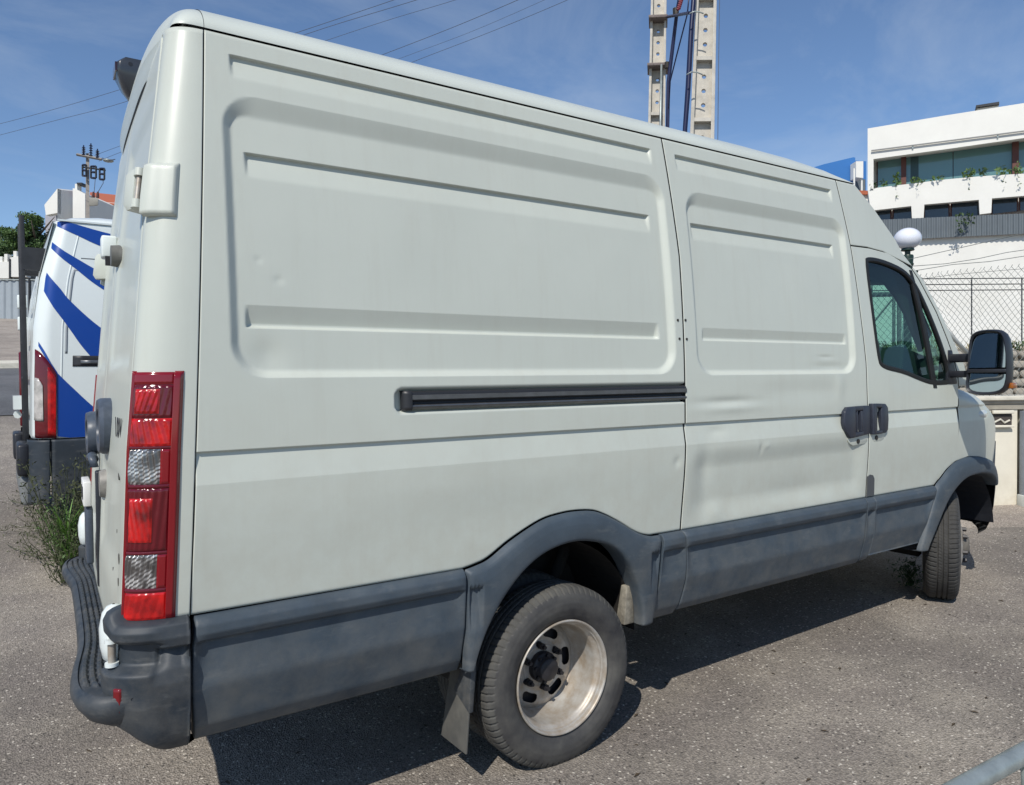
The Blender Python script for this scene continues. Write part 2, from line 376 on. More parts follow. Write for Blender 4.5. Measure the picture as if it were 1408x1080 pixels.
# loose grit on the asphalt near the camera
mb = MB(); N = 2600
px = rng.uniform(-2.6, 5.5, N); py = rng.uniform(-2.6, .4, N); ps = rng.uniform(.0018, .0048, N)
for a, b, s in zip(px, py, ps):
    z = float(gz(a, b)); q = rng.uniform(.6, 1.4, 3)*s; th = rng.uniform(0, 6.28); c, d = math.cos(th), math.sin(th)
    V = [(a+c*q[0], b+d*q[0], z), (a-d*q[1], b+c*q[1], z), (a-c*q[0], b-d*q[0], z), (a+d*q[1], b-c*q[1], z), (a, b, z+q[2])]
    mb.add(V, [(0, 1, 4), (1, 2, 4), (2, 3, 4), (3, 0, 4)])
grit_m = mat('grit', (.42, .39, .34), .85, noise=(5, .3))
o = mb.build('grit', grit_m, fixn=False); tag(o, 'pale loose grit scattered over the asphalt', kind='stuff')
mb = MB()
for a, b in zip(rng.uniform(-2.5, 5.5, 160), rng.uniform(-2.4, .6, 160)):
    z = float(gz(a, b))+.003; s = rng.uniform(.008, .022); th = rng.uniform(0, 6.28); c, d = math.cos(th)*s, math.sin(th)*s
    mb.add([(a+c, b+d, z), (a-d*.35, b+c*.35, z+.004), (a-c, b-d, z+.001), (a+d*.3, b-c*.3, z+.003)], [(0, 1, 2, 3)])
o = mb.build('fallen_leaves', mat('dry_leaf', (.07, .05, .03), .8), fixn=False); tag(o, 'tiny dry leaf and twig litter on the asphalt', kind='stuff')

# ------------------------------------------------------------------ white van: surfaces
van = thing('cargo_van', 'large white high-roof cargo van with grey lower cladding and twin rear wheels, filling the picture', 'van', (0, 0, 0))
ZR = 2.516
def yside(z): return -(.998-.065*np.clip(z-1.15, 0, 9)**2-.07*np.clip(1.15-z, 0, 9)**2)
def xseam(z): return np.interp(z, [.83, 1.29, 2.516], [-1.330, -1.308, -1.246])
def xrear(z): return np.interp(z, [.45, .83, 1.3, 2.0, 2.5], [-1.50, -1.497, -1.475, -1.412, -1.347])
def nose(x): return .5*np.clip(x-3.3, 0, 9)**2
def hollow(x, z):
    """inward displacement (m) of stamped features"""
    d = np.zeros(np.broadcast(x, z).shape)
    def topgroove(x0, x1, z0, z1, dep=.0165):
        h = np.where(z < z1, sst(z1-z, 0, .005)*np.clip((z-z0)/(z1-z0), 0, 1), 0)
        return dep*h*sst(x-x0, 0, .008)*sst(x1-x, 0, .012)
    def botledge(x0, x1, z0, z1, dep=.021):
        h = np.where(z > z0, sst(z-z0, -.002, .011)*np.clip((z1-z)/(z1-z0), 0, 1), 0)
        return dep*h*sst(x-x0, 0, .008)*sst(x1-x, 0, .02)
    def rrect(x0, x1, z0, z1, r, dep, wt, ws, wb):
        cx, cz = (x0+x1)/2, (z0+z1)/2; hx, hz = (x1-x0)/2, (z1-z0)/2
        qx = np.abs(x-cx)-hx+r; qz = np.abs(z-cz)-hz+r
        sd_ = np.hypot(np.maximum(qx, 0), np.maximum(qz, 0))+np.minimum(np.maximum(qx, qz), 0)-r
        px_, pz_ = np.maximum(qx, 0), np.maximum(qz, 0); vert = pz_**2/(px_**2+pz_**2+1e-9)
        wv = np.where(z > cz, wt, wb); w_ = ws+(wv-ws)*vert
        return dep*(.08*sst(-sd_/w_, 0, 1)+.92*np.clip(-sd_/w_, 0, 1))
    d += rrect(-1.208, .612, 1.490, 2.336, .105, .021, .060, .026, .022)
    d += rrect(.742, 1.955, 1.484, 2.300, .10, .021, .060, .026, .020)
    d += topgroove(-1.178, .565, 2.385, 2.457)+topgroove(-1.144, .530, 2.090, 2.166)
    d += topgroove(.713, 1.885, 2.385, 2.457)+topgroove(.784, 1.860, 2.085, 2.160)
    d += botledge(-1.160, .540, 1.637, 1.706)+botledge(.803, 1.907, 1.637, 1.694, .013)
    # belt line: step under the upper panel, then a slope running out again
    zk = 1.285-.006*np.clip((x+1.3)/3.3, 0, 1)
    t = np.clip((zk-z)/.094, 0, 1)
    d += np.where(z < zk, .013*(1-t)*sst(zk-z, 0, .006), 0)+np.where(z < zk, -.005*t, 0)*1.0
    d -= np.where(z < zk-.094, 0, 0)
    d += .010*sst(1.14-z, 0, .30)
    # door rail pocket
    qx = np.maximum(-.672-x, 0); rz = np.abs(z-1.4105)
    sd_ = np.hypot(qx, np.maximum(rz-.012, 0))-.030
    d += np.where(x < .6575, .030*sst(-sd_, 0, .010), 0)
    # dents
    def g_(cx, cz, sx, sz, a): return a*np.exp(-((x-cx)/sx)**2-((z-cz)/sz)**2)
    d += g_(-1.058, 1.785, .014, .012, .0022)+g_(-1.117, 1.842, .012, .010, .0018)+g_(-.60, 1.80, .25, .2, .0015)
    d += g_(-1.10, 1.555, .05, .05, .006)
    dd = x > .67
    d += dd*.015*sst(x-.655, 0, .15)*sst(2.045-x, 0, .13)*sst(z-.82, 0, .12)*sst(1.17-z, 0, .10)
    d += dd*(g_(.78, 1.10, .05, .10, .006)-g_(.86, .88, .06, .05, .005)+g_(1.16, 1.14, .014, .026, .003)+g_(1.20, 1.15, .02, .012, -.002)
             + g_(.93, 1.365, .17, .018, .006)-g_(.95, 1.335, .18, .02, .004)+g_(1.75, 1.52, .13, .02, .004)+g_(.86, 1.235, .06, .02, .004)
             + g_(1.50, 1.40, .35, .05, .004)+g_(1.80, 1.42, .04, .07, -.004)+g_(1.45, .92, .2, .05, .004)+g_(1.72, 1.57, .06, .008, .003))
    d += (x < .67)*(g_(.60, 1.12, .02, .02, .004)+g_(-.2, 1.0, .5, .10, .004))
    return d
def S(x, z, detail=True, off=0.):
    """point on the right-hand side skin; off > 0 stands proud"""
    x = np.asarray(x, float); z = np.asarray(z, float); x, z = np.broadcast_arrays(x, z)
    y = yside(z)+nose(x)
    if detail: y = y+hollow(x, z)
    return np.stack([x, y-off, z], -1)
def mirrored(P):
    Q = P.copy(); Q[..., 1] *= -1; return Q
def feature_z(z0, z1, step=.0062):
    base = list(np.arange(z0, z1, step))+[z1]
    for f in (2.457, 2.166, 2.160, 1.637, 1.694, 1.706, 1.285, 1.282, 1.279, 1.191, 1.49, 1.484, 2.336, 2.30):
        for k in (-.006, -.003, -.0015, 0, .0015, .003, .006): base.append(f+k)
    for k in np.arange(1.376, 1.445, .004): base.append(k)
    base = sorted(b for b in base if z0 <= b <= z1); o_ = [base[0]]
    for b in base[1:]:
        if b-o_[-1] > .0012: o_.append(b)
    o_[-1] = z1; return np.array(o_)
def panel(name, xl, xr, zb, zt, parent=None, step=.0052, m_=paint, sides=(1, -1), hole=None, zbase=1.1, detail=True, skirt=.022, off=0., feats=True):
    """xl,xr: functions of z; zb,zt: functions of s (0..1) or numbers"""
    L_ = float(np.mean(xr(np.array([1.0, 2.0]))-xl(np.array([1.0, 2.0]))))
    ns = max(4, int(abs(L_)/step)); s = np.linspace(0, 1, ns)
    e = .0042
    s = np.unique(np.concatenate([[0, .0015/abs(L_), .004/abs(L_)], s[1:-1], [1-.004/abs(L_), 1-.0015/abs(L_), 1]]))
    zbf = zb(s) if callable(zb) else np.full_like(s, zb); ztf = zt(s) if callable(zt) else np.full_like(s, zt)
    zmax = ztf.max(); zb0 = zbf.min()
    fz = feature_z(zb0, zmax) if feats else np.linspace(zb0, zmax, max(4, int((zmax-zb0)/step)))
    Z = np.empty((len(s), len(fz)))
    zs = min(zbase, zmax)
    for i in range(len(s)):
        z = fz.copy()
        lo = fz < zs
        z[lo] = zbf[i]+(zs-zbf[i])*(fz[lo]-zb0)/(zs-zb0)
        if ztf[i] < zmax:
            z2 = max(zs, ztf[i]-.25); hi = z > z2; z[hi] = z2+(ztf[i]-z2)*(z[hi]-z2)/(zmax-z2)
        Z[i] = z
    Sx = s[:, None]; X = (xl(Z)+e)*(1-Sx)+(xr(Z)-e)*Sx
    Pn = S(X, Z, detail, off)
    # rolled edge + return flange
    inw = np.zeros(Pn.shape[:2]); inw[0, :] = inw[-1, :] = .0022; inw[:, 0] = inw[:, -1] = .0022; Pn[..., 1] += inw
    drop = None
    if hole is not None:
        xc = (X[:-1, :-1]+X[1:, 1:])/2; zc_ = (Z[:-1, :-1]+Z[1:, 1:])/2; drop = inpoly(xc, zc_, hole)
        drop = np.pad(drop, 1)
    Q = np.pad(Pn, ((1, 1), (1, 1), (0, 0)), mode='edge')
    Q[0, :, 1] += skirt; Q[-1, :, 1] += skirt; Q[1:-1, 0, 1] += skirt; Q[1:-1, -1, 1] += skirt
    res = []
    for sd_ in sides:
        nm = name if sd_ > 0 else name
        if sd_ < 0 and drop is None: Q = np.concatenate([Q[:2], Q[2:-2:3], Q[-2:]], 0)
        o = fast_grid(nm, Q if sd_ > 0 else mirrored(Q), m_, parent, flip=(sd_ < 0), drop=drop, ring=rubber)  # flange ring is black: shade of the shut lines put into colour
        res.append(o)
    return res
cst = lambda v: (lambda z: np.full_like(np.asarray(z, float), v))
def xgap(z): return np.interp(z, [.82, 1.278, 1.725, 2.204, 2.512], [.636, .655, .690, .705, .642])
# the door gap leans a little; keep it near straight
def xgap(z): return np.interp(z, [.82, 1.278, 2.0, 2.516], [.634, .655, .672, .643])
def xcab(z): return np.interp(z, [.82, 1.54, 1.81, 2.167, 2.516], [2.052, 2.050, 2.025, 1.997, 1.946])
def xdf(z): return np.interp(z, [.82, .986, 1.10, 1.23, 1.36, 1.45, 1.584, 1.68, 1.842, 2.026, 2.081], [2.76, 3.02, 3.03, 3.03, 3.04, 3.035, 2.99, 2.933, 2.826, 2.663, 2.60])
ARC_O = np.array([(-.444, .820), (-.40, .828), (-.346, .844), (-.253, .897), (-.124, .952), (-.03, .968), (.049, .970), (.13, .962), (.197, .939), (.28, .898), (.356, .855), (.41, .832), (.452, .822)])
_A = ARC_O.copy()
def _cr(P, n=6):
    P = [np.array(p, float) for p in P]; o = []
    for i in range(len(P)-1):
        a = P[max(i-1, 0)]; b = P[i]; c = P[i+1]; d = P[min(i+2, len(P)-1)]
        for k in range(n):
            t = k/n; o.append(.5*((2*b)+(-a+c)*t+(2*a-5*b+4*c-d)*t*t+(-a+3*b-3*c+d)*t**3))
    o.append(P[-1]); return np.array(o)
ARC_O = _cr(_A, 8)
def zbot_rear(s):
    x = -1.33+s*(.634+1.33)
    return np.interp(x, np.r_[-1.4, ARC_O[:, 0], .7], np.r_[.8275, ARC_O[:, 1]+.003, .824])
panel('rear_quarter_panel', lambda z: xseam(z)-.0035, xgap, zbot_rear, ZR, van)
door_r, door_l = panel('sliding_door', xgap, xcab, .823, ZR, van)
door_l.name = 'side_panel'
WIN = np.array([(2.106, 2.097), (2.153, 2.121), (2.319, 2.114), (2.523, 2.076), (2.625, 2.003), (2.709, 1.901), (2.848, 1.691), (2.936, 1.518), (2.939, 1.430), (2.925, 1.413), (2.725, 1.412), (2.552, 1.448), (2.416, 1.482), (2.211, 1.507), (2.152, 1.550)])
WIN = WIN[::-1] if False else WIN
def zt_door(s): return np.interp(s, [0, .3, .6, .85, 1], [2.163, 2.166, 2.155, 2.115, 2.083])
def zb_door(s):
    x = 2.052+s*(2.76-2.052); return np.full_like(s, .823)
winin = offset_poly(round_poly(WIN, 1), .010)
cab_r, cab_l = panel('cab_door', xcab, xdf, zb_door, zt_door, van, hole=winin, feats=True)
# cab roof side above the door and the windscreen pillar
def xwf(z): return np.interp(z, [1.40, 1.52, 1.672, 1.843, 2.026, 2.167, 2.243, 2.40, 2.516], [3.17, 3.13, 3.01, 2.875, 2.715, 2.52, 2.46, 2.28, 2.125])
panel('cab_roof_side', lambda z: xcab(z), xwf, lambda s: np.interp(s, [0, .3, .6, .85, 1], [2.169, 2.172, 2.161, 2.125, 2.10]), ZR, van, zbase=2.3, feats=False, detail=False)
panel('windscreen_pillar', lambda z: xdf(z)+.004, xwf, 1.40, 2.0905, van, zbase=1.5, feats=False, detail=False, step=.012)
# front wing
def fend_zb(s):
    x = 2.79+s*(4.02-2.79)
    return np.interp(x, [2.76, 2.83, 2.898, 3.0, 3.161, 3.30, 3.454, 3.567, 3.62, 4.1], [.826, .868, .912, .951, .968, .957, .928, .86, .83, .83])
def fend_zt(s):
    x = 3.03+s*(4.02-3.03)
    return np.interp(x, [3.0, 3.1, 3.35, 3.6, 3.8, 3.95, 4.1], [1.40, 1.39, 1.34, 1.25, 1.12, .98, .9])
def wing_zt(x): return np.interp(x, [2.9, 3.1, 3.35, 3.6, 3.8, 3.95, 4.1], [1.41, 1.39, 1.34, 1.25, 1.12, .98, .9])
sN = 110; xs_ = np.linspace(0, 1, sN)
P = np.zeros((sN, 60, 3))
for i, s in enumerate(xs_):
    for j, t in enumerate(np.linspace(0, 1, 60)):
        zb_ = float(fend_zb(np.array([s]))[0]); zt_ = float(fend_zt(np.array([s]))[0]); z = zb_+(zt_-zb_)*t
        xl_ = float(xdf(z))+.005; x = xl_+(4.02-xl_)*s
        zt_ = float(wing_zt(x)); zb_ = float(np.interp(x, [2.76, 2.83, 2.898, 3.0, 3.161, 3.30, 3.454, 3.567, 3.62, 4.1], [.826, .868, .912, .951, .970, .959, .930, .86, .83, .83]))
        z = zb_+(zt_-zb_)*t
        y = float(yside(z)+nose(x)+.5*hollow(np.array(x), np.array(z)))+.05*max(0, (t-.80)/.2)**2
        P[i, j] = (x, y, z)
fast_grid('front_wing', P, paint, van); fast_grid('front_wing', mirrored(P), paint, van, flip=True)
# bonnet, nose and windscreen surfaces
ts = np.linspace(-1, 1, 41)
P = []
for x in np.linspace(3.0, 4.02, 30):
    zt_ = float(wing_zt(x)); ye = -(yside(zt_)+nose(x))-.05
    P.append([(x+.10*(1-t*t)*max(0, (x-3.4)), t*ye, zt_+.075*(1-t**4)) for t in ts])
MB().grid(np.array(P)).build('bonnet', paint, van, smooth=True)
P = []
for k, (z, dx) in enumerate([(.83, 0), (.86, 0), (.90, 0), (.94, 0), (.985, 0)]):
    ye = .74
    P.append([(4.02+.10*(1-t*t), t*ye, z) for t in ts])
MB().grid(np.array(P)).build('front_panel', paint, van, smooth=True)
glass_w = thin_glass('windscreen_glass', (.62, .82, .76))
P = []
for z in np.linspace(1.44, 2.10, 16):
    ye = -float(yside(z))-.035
    P.append([(float(xwf(z))-.02+.22*(1-t*t), t*ye, z) for t in ts])
MB().grid(np.array(P)).build('windscreen', glass_w, van, smooth=True)
P = []
for z in np.linspace(2.10, 2.514, 14):
    ye = -float(yside(z))-.004
    P.append([(float(xwf(z))-.006+.22*(1-t*t)*(1 if z < 2.4 else 1), t*ye, z) for t in ts])
MB().grid(np.array(P)).build('roof_front_cap', paint, van, smooth=True)
P = []
for z, dx in ((1.36, -.02), (1.44, -.02)):
    ye = .93
    P.append([(3.10+dx+.2*(1-t*t), t*ye, z) for t in ts])
MB().grid(np.array(P)).build('scuttle', black_pl, van, smooth=True)

# black strips painting the shade of the shut lines, built as rubber seals
def seal_strip(pts, w_, off, par):
    rows = []
    for (x, z) in pts: rows.append([S(x-w_, z, False, off), S(x+w_, z, False, off)])
    R_ = np.array(rows); MB().grid(R_).build('gap_shade_seal', rubber, par); MB().grid(mirrored(R_)).build('gap_shade_seal', rubber, par)
zz_ = np.linspace(.80, 2.51, 60)
seal_strip([(float(xgap(z)), z) for z in zz_], .0075, -.0115, van)
seal_strip([(float(xcab(z)), z) for z in zz_], .0075, -.0115, van)
rows = []
for s_ in np.linspace(0, 1, 40):
    zt_ = float(zt_door(np.array([s_]))[0])+.003; x_ = float(xcab(zt_))+(float(xdf(zt_))-float(xcab(zt_)))*s_; rows.append([S(x_, zt_-.008, False, -.0115), S(x_, zt_+.008, False, -.0115)])
MB().grid(np.array(rows)).build('gap_shade_seal', rubber, van)
# roof
def roof_xsec(x):
    return np.interp(x, [-1.30, -1.24, -1.0, 1.3, 1.65, 1.9, 2.08, 2.14], [.19, .195, .20, .20, .19, .155, .08, .02])
P = []
rx = np.r_[np.linspace(-1.245, 1.2, 60), np.linspace(1.25, 2.13, 24)]
uu = np.linspace(-1, 1, 121)
th_ = uu*math.pi/2
for x in rx:
    ye = -float(yside(ZR))-.004; h = float(roof_xsec(x)); row = []
    for th in th_:
        c = math.sin(th); zz = max(0., 1-abs(c)**2.5)**.55
        row.append((x+(.22*(1-(c)**2) if x > 2.0 else .22*(1-c*c)*max(0, (x-1.6)/.4)), ye*c, ZR+.008+h*zz))
    P.append(row)
P = np.array(P)
# flange going inward at the edge for the drip joint
fast_grid('roof', P, paint_roof, van, flip=True)
sk = []
for sgn in (-1, 1):
    E_ = P[:, 0 if sgn < 0 else -1]; inn = E_.copy(); inn[:, 1] -= sgn*.025
    MB().grid(np.stack([E_, inn], 1)).build('drip_rail', rubber, van)
# rear cap of the roof: continues round the back
P = []
for k, t in enumerate(np.linspace(0, 1, 16)):
    x = -1.2465-.085*math.sin(t*math.pi/2); drop_ = 1-math.cos(t*math.pi/2)
    row = []
    ye = (-float(yside(ZR))-.004)
    for th in th_:
        c = math.sin(th); zz = max(0., 1-abs(c)**2.5)**.55
        shrink = 1-.06*drop_**1.5
        bulge = .045*(1-min(1, abs(c)*1.1)**4)*t
        row.append((x-bulge, ye*c*shrink, ZR+.008+.19*zz*(1-.93*drop_)))
    P.append(row)
fast_grid('roof_rear_cap', np.array(P), paint_roof, van)
P2 = []
for k, (dz, dx) in enumerate([(0, 0), (-.012, .004), (-.03, .006), (-.05, .012)]):
    P2.append([(q[0]+dx, q[1], q[2]+dz) for q in P[-1]])
o = fast_grid('roof_rear_lip', np.array(P2), paint_roof, van)
MB().tube([np.array(q)+[.004, 0, -.010] for q in P2[-1][2:-2]], .0065, 6).build('roof_joint', rubber, van)

# rear corner pillars
def corner(th, z, off=0.):
    """th in radians 0 (side) .. pi/2 (rear)"""
    xs0 = xseam(z); a = xs0-xrear(z); b = .095
    x = xs0-a*np.clip(np.sin(th), 0, 1)**.86; y = yside(z)+b*(1-np.clip(np.cos(th), 0, 1)**.80)
    nx, ny = -np.sin(th), -np.cos(th)
    return np.stack([x+nx*off, y+ny*off, z+0*x], -1)
def corner_grid(name, th0, th1, z0, z1, off, m_, parent, nt_=28, nz_=60, side=1, fn=None, skirt=.014):
    TH, Z = np.meshgrid(np.linspace(th0, th1, nt_), np.linspace(z0, z1, nz_), indexing='ij')
    o_ = off if fn is None else off+fn(TH, Z)
    Pn = corner(TH, Z, o_)
    if skirt:
        Q = np.pad(Pn, ((1, 1), (1, 1), (0, 0)), mode='edge')
        TQ = np.pad(TH, 1, mode='edge')
        for sl in ((0, slice(None)), (-1, slice(None)), (slice(None), 0), (slice(None), -1)):
            Q[sl+(0,)] += np.sin(TQ[sl])*skirt; Q[sl+(1,)] += np.cos(TQ[sl])*skirt
        Pn = Q
    return fast_grid(name, Pn if side > 0 else mirrored(Pn), m_, parent, flip=(side > 0))
def pil(TH, Z): return np.where(TH < .001, 0., 0.)
for sd_ in (1, -1):
    TH, Z = np.meshgrid(np.r_[-.03, np.linspace(0, math.pi/2, 30)], np.linspace(.826, ZR-.002, 120), indexing='ij')
    Pn = corner(np.clip(TH, 0, 9), Z); Pn[0, :, 0] = xseam(Z[0])-.003; Pn[1, :, 0] -= .006
    Q = np.pad(Pn, ((1, 1), (1, 1), (0, 0)), mode='edge'); Q[0, :, 1] += .02; Q[-1, :, 0] += .03; Q[1:-1, 0, 1] += .01; Q[1:-1, -1, 2] -= .0; Q[1:-1, -1, 1] += .02
    fast_grid('rear_pillar', Q if sd_ > 0 else mirrored(Q), paint, van, flip=(sd_ > 0))
# rear doors
def rdoor(side):
    ys = np.linspace(.004, 1, 46); zs = np.linspace(.68, ZR-.012, 90)
    Y, Z = np.meshgrid(ys, zs, indexing='ij')
    yedge = -(yside(np.clip(Z, .83, 9))+.095)-.003
    yy = .004+(yedge-.004)*(Y-.004)/(1-.004)
    x = xrear(Z)-.012*(1-(yy/.90)**2)
    f = sst(yy, .10, .14)*sst(.80-yy, 0, .05)
    x = x+.012*f*sst(Z, 1.52, 1.56)*sst(2.34-Z, 0, .05)+.010*f*sst(Z, .86, .95)*sst(1.22-Z, 0, .06)
    Pn = np.stack([x, -yy*1.0, Z], -1)
    Q = np.pad(Pn, ((1, 1), (1, 1), (0, 0)), mode='edge'); Q[0, :, 0] += .03; Q[-1, :, 0] += .03; Q[:, 0, 0] += .03; Q[:, -1, 0] += .03
    if side < 0: Q = mirrored(Q)
    return fast_grid('rear_door', Q, paint, van, flip=(side > 0))
rd = rdoor(1); rdl = rdoor(-1)

# black inner shell, added so the gaps show dark
mb = MB()
mb.box((-1.24, -.845, .90), (1.98, .845, 2.50)); mb.build('dark_cargo_shell', dark, van)
mb = MB()
for x0, x1 in ((-1.33, -.46), (.50, 2.45)): mb.box((x0, -.90, .53), (x1, .90, .88))
mb.box((-.47, -.56, .52), (.51, .56, .89)); mb.box((2.69, -.50, .45), (3.7, .50, .86)); mb.box((1.95, -.93, .86), (2.75, .93, .95))
mb.build('floor_structure', under, van)
# wheel housings
def liner(cx, cz, R0, y0, y1, a0=0.):
    P = []
    for a in np.linspace(a0, math.pi, 30): P.append([(cx+R0*math.cos(a), y0, cz+R0*.98*math.sin(a)), (cx+R0*math.cos(a), y1, cz+R0*.98*math.sin(a))])
    return np.array(P)
for sg in (-1, 1):
    MB().grid(liner(-.03, .42, .445, .93*sg, .55*sg)).build('wheel_housing', under, van)
    MB().grid(liner(3.16, .44, .50, .93*sg, .50*sg, .10)).build('wheel_housing', black_pl, van)
mb = MB(); mb.tube([(0, -.80, .345), (0, .80, .345)], .065, 12); mb.tube([(-1.3, -.45, .5), (3.9, -.45, .5)], .05, 6); mb.tube([(-1.3, .45, .5), (3.9, .45, .5)], .05, 6)
mb.tube([(-.62, -.52, .36), (0, -.52, .27), (.62, -.52, .40)], .03, 6); mb.tube([(.10, -.60, .30), (.32, -.66, .86)], .028, 8)
mb.tube([(3.15, -.70, .34), (3.15, .70, .34)], .05, 8); mb.tube([(-1.2, .2, .38), (.5, .25, .36), (2.0, .25, .36)], .04, 8)
mb.build('axles_and_frame', under, van, smooth=True)
mb = MB()
mb.hexa([(.335, -.955, .462), (.392, -.955, .462), (.392, -.90, .462), (.335, -.90, .462), (.350, -.955, .62), (.385, -.955, .62), (.385, -.92, .62), (.350, -.92, .62)])
mb.build('inner_splash_guard', mat('rusty_white', (.22, .20, .16), .7, noise=(25, .5)), van, bevel=.004)
# ------------------------------------------------------------------ lower cladding
def plc(x, z, x0=None, x1=None):
    zz = [.36, .455, .50, .62, .735, .747, .756, .775, .80, .815, .8225]
    oo = [-.09, -.022, .002, .022, .003, .000, .024, .032, .028, .016, .001]
    a = np.interp(z, zz, oo)
    if x0 is not None:
        fill = np.interp(z, [.36, .455, .50, .62, .70, .775, .80, .815, .8225], [-.09, -.022, .002, .022, .024, .026, .024, .014, .001])
        e = np.clip(np.minimum(x-x0, x1-x)/.030, 0, 1)
        a = a*e+fill*(1-e)
    return a
def clad(name, x0f, x1f, zb, parent, m_=plastic, ends=True, zt=.8215):
    zs = np.r_[np.linspace(zb, .50, 7)[:-1], np.linspace(.50, .735, 22), .741, .747, .750, .753, .756, np.linspace(.760, zt, 16)]
    ns = max(6, int((x1f(.6)-x0f(.6))/.02)); s = np.linspace(0, 1, ns)
    s = np.unique(np.r_[0, .004, .010, .02, .03, s, .97, .98, .99, .996, 1])
    Sx, Z = np.meshgrid(s, zs, indexing='ij'); x0 = x0f(Z); x1 = x1f(Z); X = x0+(x1-x0)*Sx
    off = plc(X, Z, x0, x1) if ends else plc(X, Z)
    Pn = S(X, Z, False, off)
    Pn[0, :, 1] += .004; Pn[-1, :, 1] += .004
    Q = np.pad(Pn, ((1, 1), (1, 1), (0, 0)), mode='edge'); Q[0, :, 1] += .05; Q[-1, :, 1] += .05; Q[1:-1, 0, 1] += .12; Q[1:-1, -1, 1] += .02
    return [fast_grid(name, Q, m_, parent), fast_grid(name, mirrored(Q), m_, parent, flip=True)]
K = lambda v: (lambda z: np.full_like(np.asarray(z, float), v))
clad('side_cladding', lambda z: xseam(.83)+.010-.010*np.sin((z-.46)/.36*math.pi), K(-.4475), .455, van)
clad('side_cladding', lambda z: np.interp(z, [.45, .60, .8225], [.470, .494, .509]), lambda z: .628+.02*np.sin((z-.46)/.36*math.pi)*1, .455, van)
clad('side_cladding', lambda z: .636+.02*np.sin((z-.46)/.36*math.pi)*1, K(2.022), .47, van)
clad('side_cladding', K(2.026), K(2.100), .48, van)
clad('side_cladding', K(2.104), lambda z: np.interp(z, [.45, .6, .74, .8225], [2.60, 2.655, 2.72, 2.757]), .50, van)
def rayhit(C, poly, a):
    d = np.array([math.cos(a), math.sin(a)]); best = None
    for i in range(len(poly)-1):
        p, q = np.array(poly[i]), np.array(poly[i+1]); e = q-p; den = d[0]*e[1]-d[1]*e[0]
        if abs(den) < 1e-12: continue
        w_ = p-C; t = (w_[0]*e[1]-w_[1]*e[0])/den; s_ = (w_[0]*d[1]-w_[1]*d[0])/den
        if t > 0 and -1e-6 <= s_ <= 1+1e-6: best = t if best is None else max(best, t)
    return best
def cr(P, n=8):
    P = [np.array(p, float) for p in P]; o = []
    for i in range(len(P)-1):
        a = P[max(i-1, 0)]; b = P[i]; c = P[i+1]; d = P[min(i+2, len(P)-1)]
        for k in range(n):
            t = k/n; o.append(.5*((2*b)+(-a+c)*t+(2*a-5*b+4*c-d)*t*t+(-a+3*b-3*c+d)*t**3))
    o.append(P[-1]); return np.array(o)
def flare(outer, inner, C, name, lips=.07, a1=-.001):
    C = np.array(C); a0 = math.pi+.02; rows = []
    T = np.r_[0, .04, .09, .16, .26, .4, .55, .7, .82, .9, .96, 1.0]
    OF = np.r_[.000, .010, .020, .026, .030, .034, .036, .037, .037, .036, .032, .024]
    T0, OF0 = T, OF; T = np.linspace(0, 1, 46); OF = np.interp(T, T0, OF0)
    for a in np.linspace(math.pi+.001, a1, 190):
        ro = rayhit(C, outer, a); ri = rayhit(C, inner, a)
        if ro is None or ri is None: continue
        row = []
        for t, o_ in zip(T, OF):
            r = ro+(ri-ro)*t; x, z = C[0]+r*math.cos(a), C[1]+r*math.sin(a)
            nk = 0.
            for xa, xb_ in ((-.434, -.385), (.425, .486)):
                if xa < x < xb_ and .60 < z < .758: nk = .024*min(1, (x-xa)/.006)*min(1, (xb_-x)/.012)*min(1, (z-.60)/.15)*min(1, (.758-z)/.004)
            row.append(S(x, z, False, o_+.004-nk))
        x, z = C[0]+ri*math.cos(a), C[1]+ri*math.sin(a)
        row.append(S(x, z, False, -.002)); row.append(S(C[0]+(ri+.006)*math.cos(a), C[1]+(ri+.006)*math.sin(a), False, -lips))
        rows.append(row)
    Pn = np.array(rows)
    first = Pn[:1].copy(); first[..., 1] += .05; last = Pn[-1:].copy(); last[..., 1] += .05
    Pn = np.concatenate([first, Pn, last], 0)
    return [fast_grid(name, Pn, plastic, van, flip=False), fast_grid(name, mirrored(Pn), plastic, van, flip=True)]
outer = [(-.4445, .44)]+[(-.4445, .60)]+list(cr([(-.4445, .8195)]+[tuple(p) for p in ARC_O[1:]]+[(.506, .8205)], 4))+[(.490, .60), (.465, .44)]
inner = [(-.42, .44)]+list(cr([(-.404, .50), (-.386, .55), (-.356, .612), (-.305, .688), (-.251, .750), (-.19, .800), (-.121, .836), (-.04, .856), (.04, .860), (.12, .847), (.20, .820), (.265, .775), (.315, .715), (.352, .645), (.378, .57), (.392, .50)], 4))+[(.392, .44)]
flare(outer, inner, (-.03, .462), 'rear_wheel_arch')
outer = [(2.600, .44)]+list(cr([(2.606, .47), (2.66, .60), (2.724, .74), (2.760, .822), (2.83, .866), (2.898, .910), (3.0, .950), (3.161, .967), (3.30, .956), (3.454, .926), (3.567, .865), (3.64, .78), (3.66, .70)], 4))+[(3.66, .44)]
inner = [(2.665, .44)]+list(cr([(2.69, .49), (2.74, .56), (2.79, .63), (2.85, .705), (2.92, .768), (3.02, .822), (3.127, .850), (3.28, .855), (3.40, .838), (3.50, .80), (3.56, .75), (3.59, .68)], 4))+[(3.60, .44)]
flare(outer, inner, (3.13, .455), 'front_wheel_arch', a1=.60)
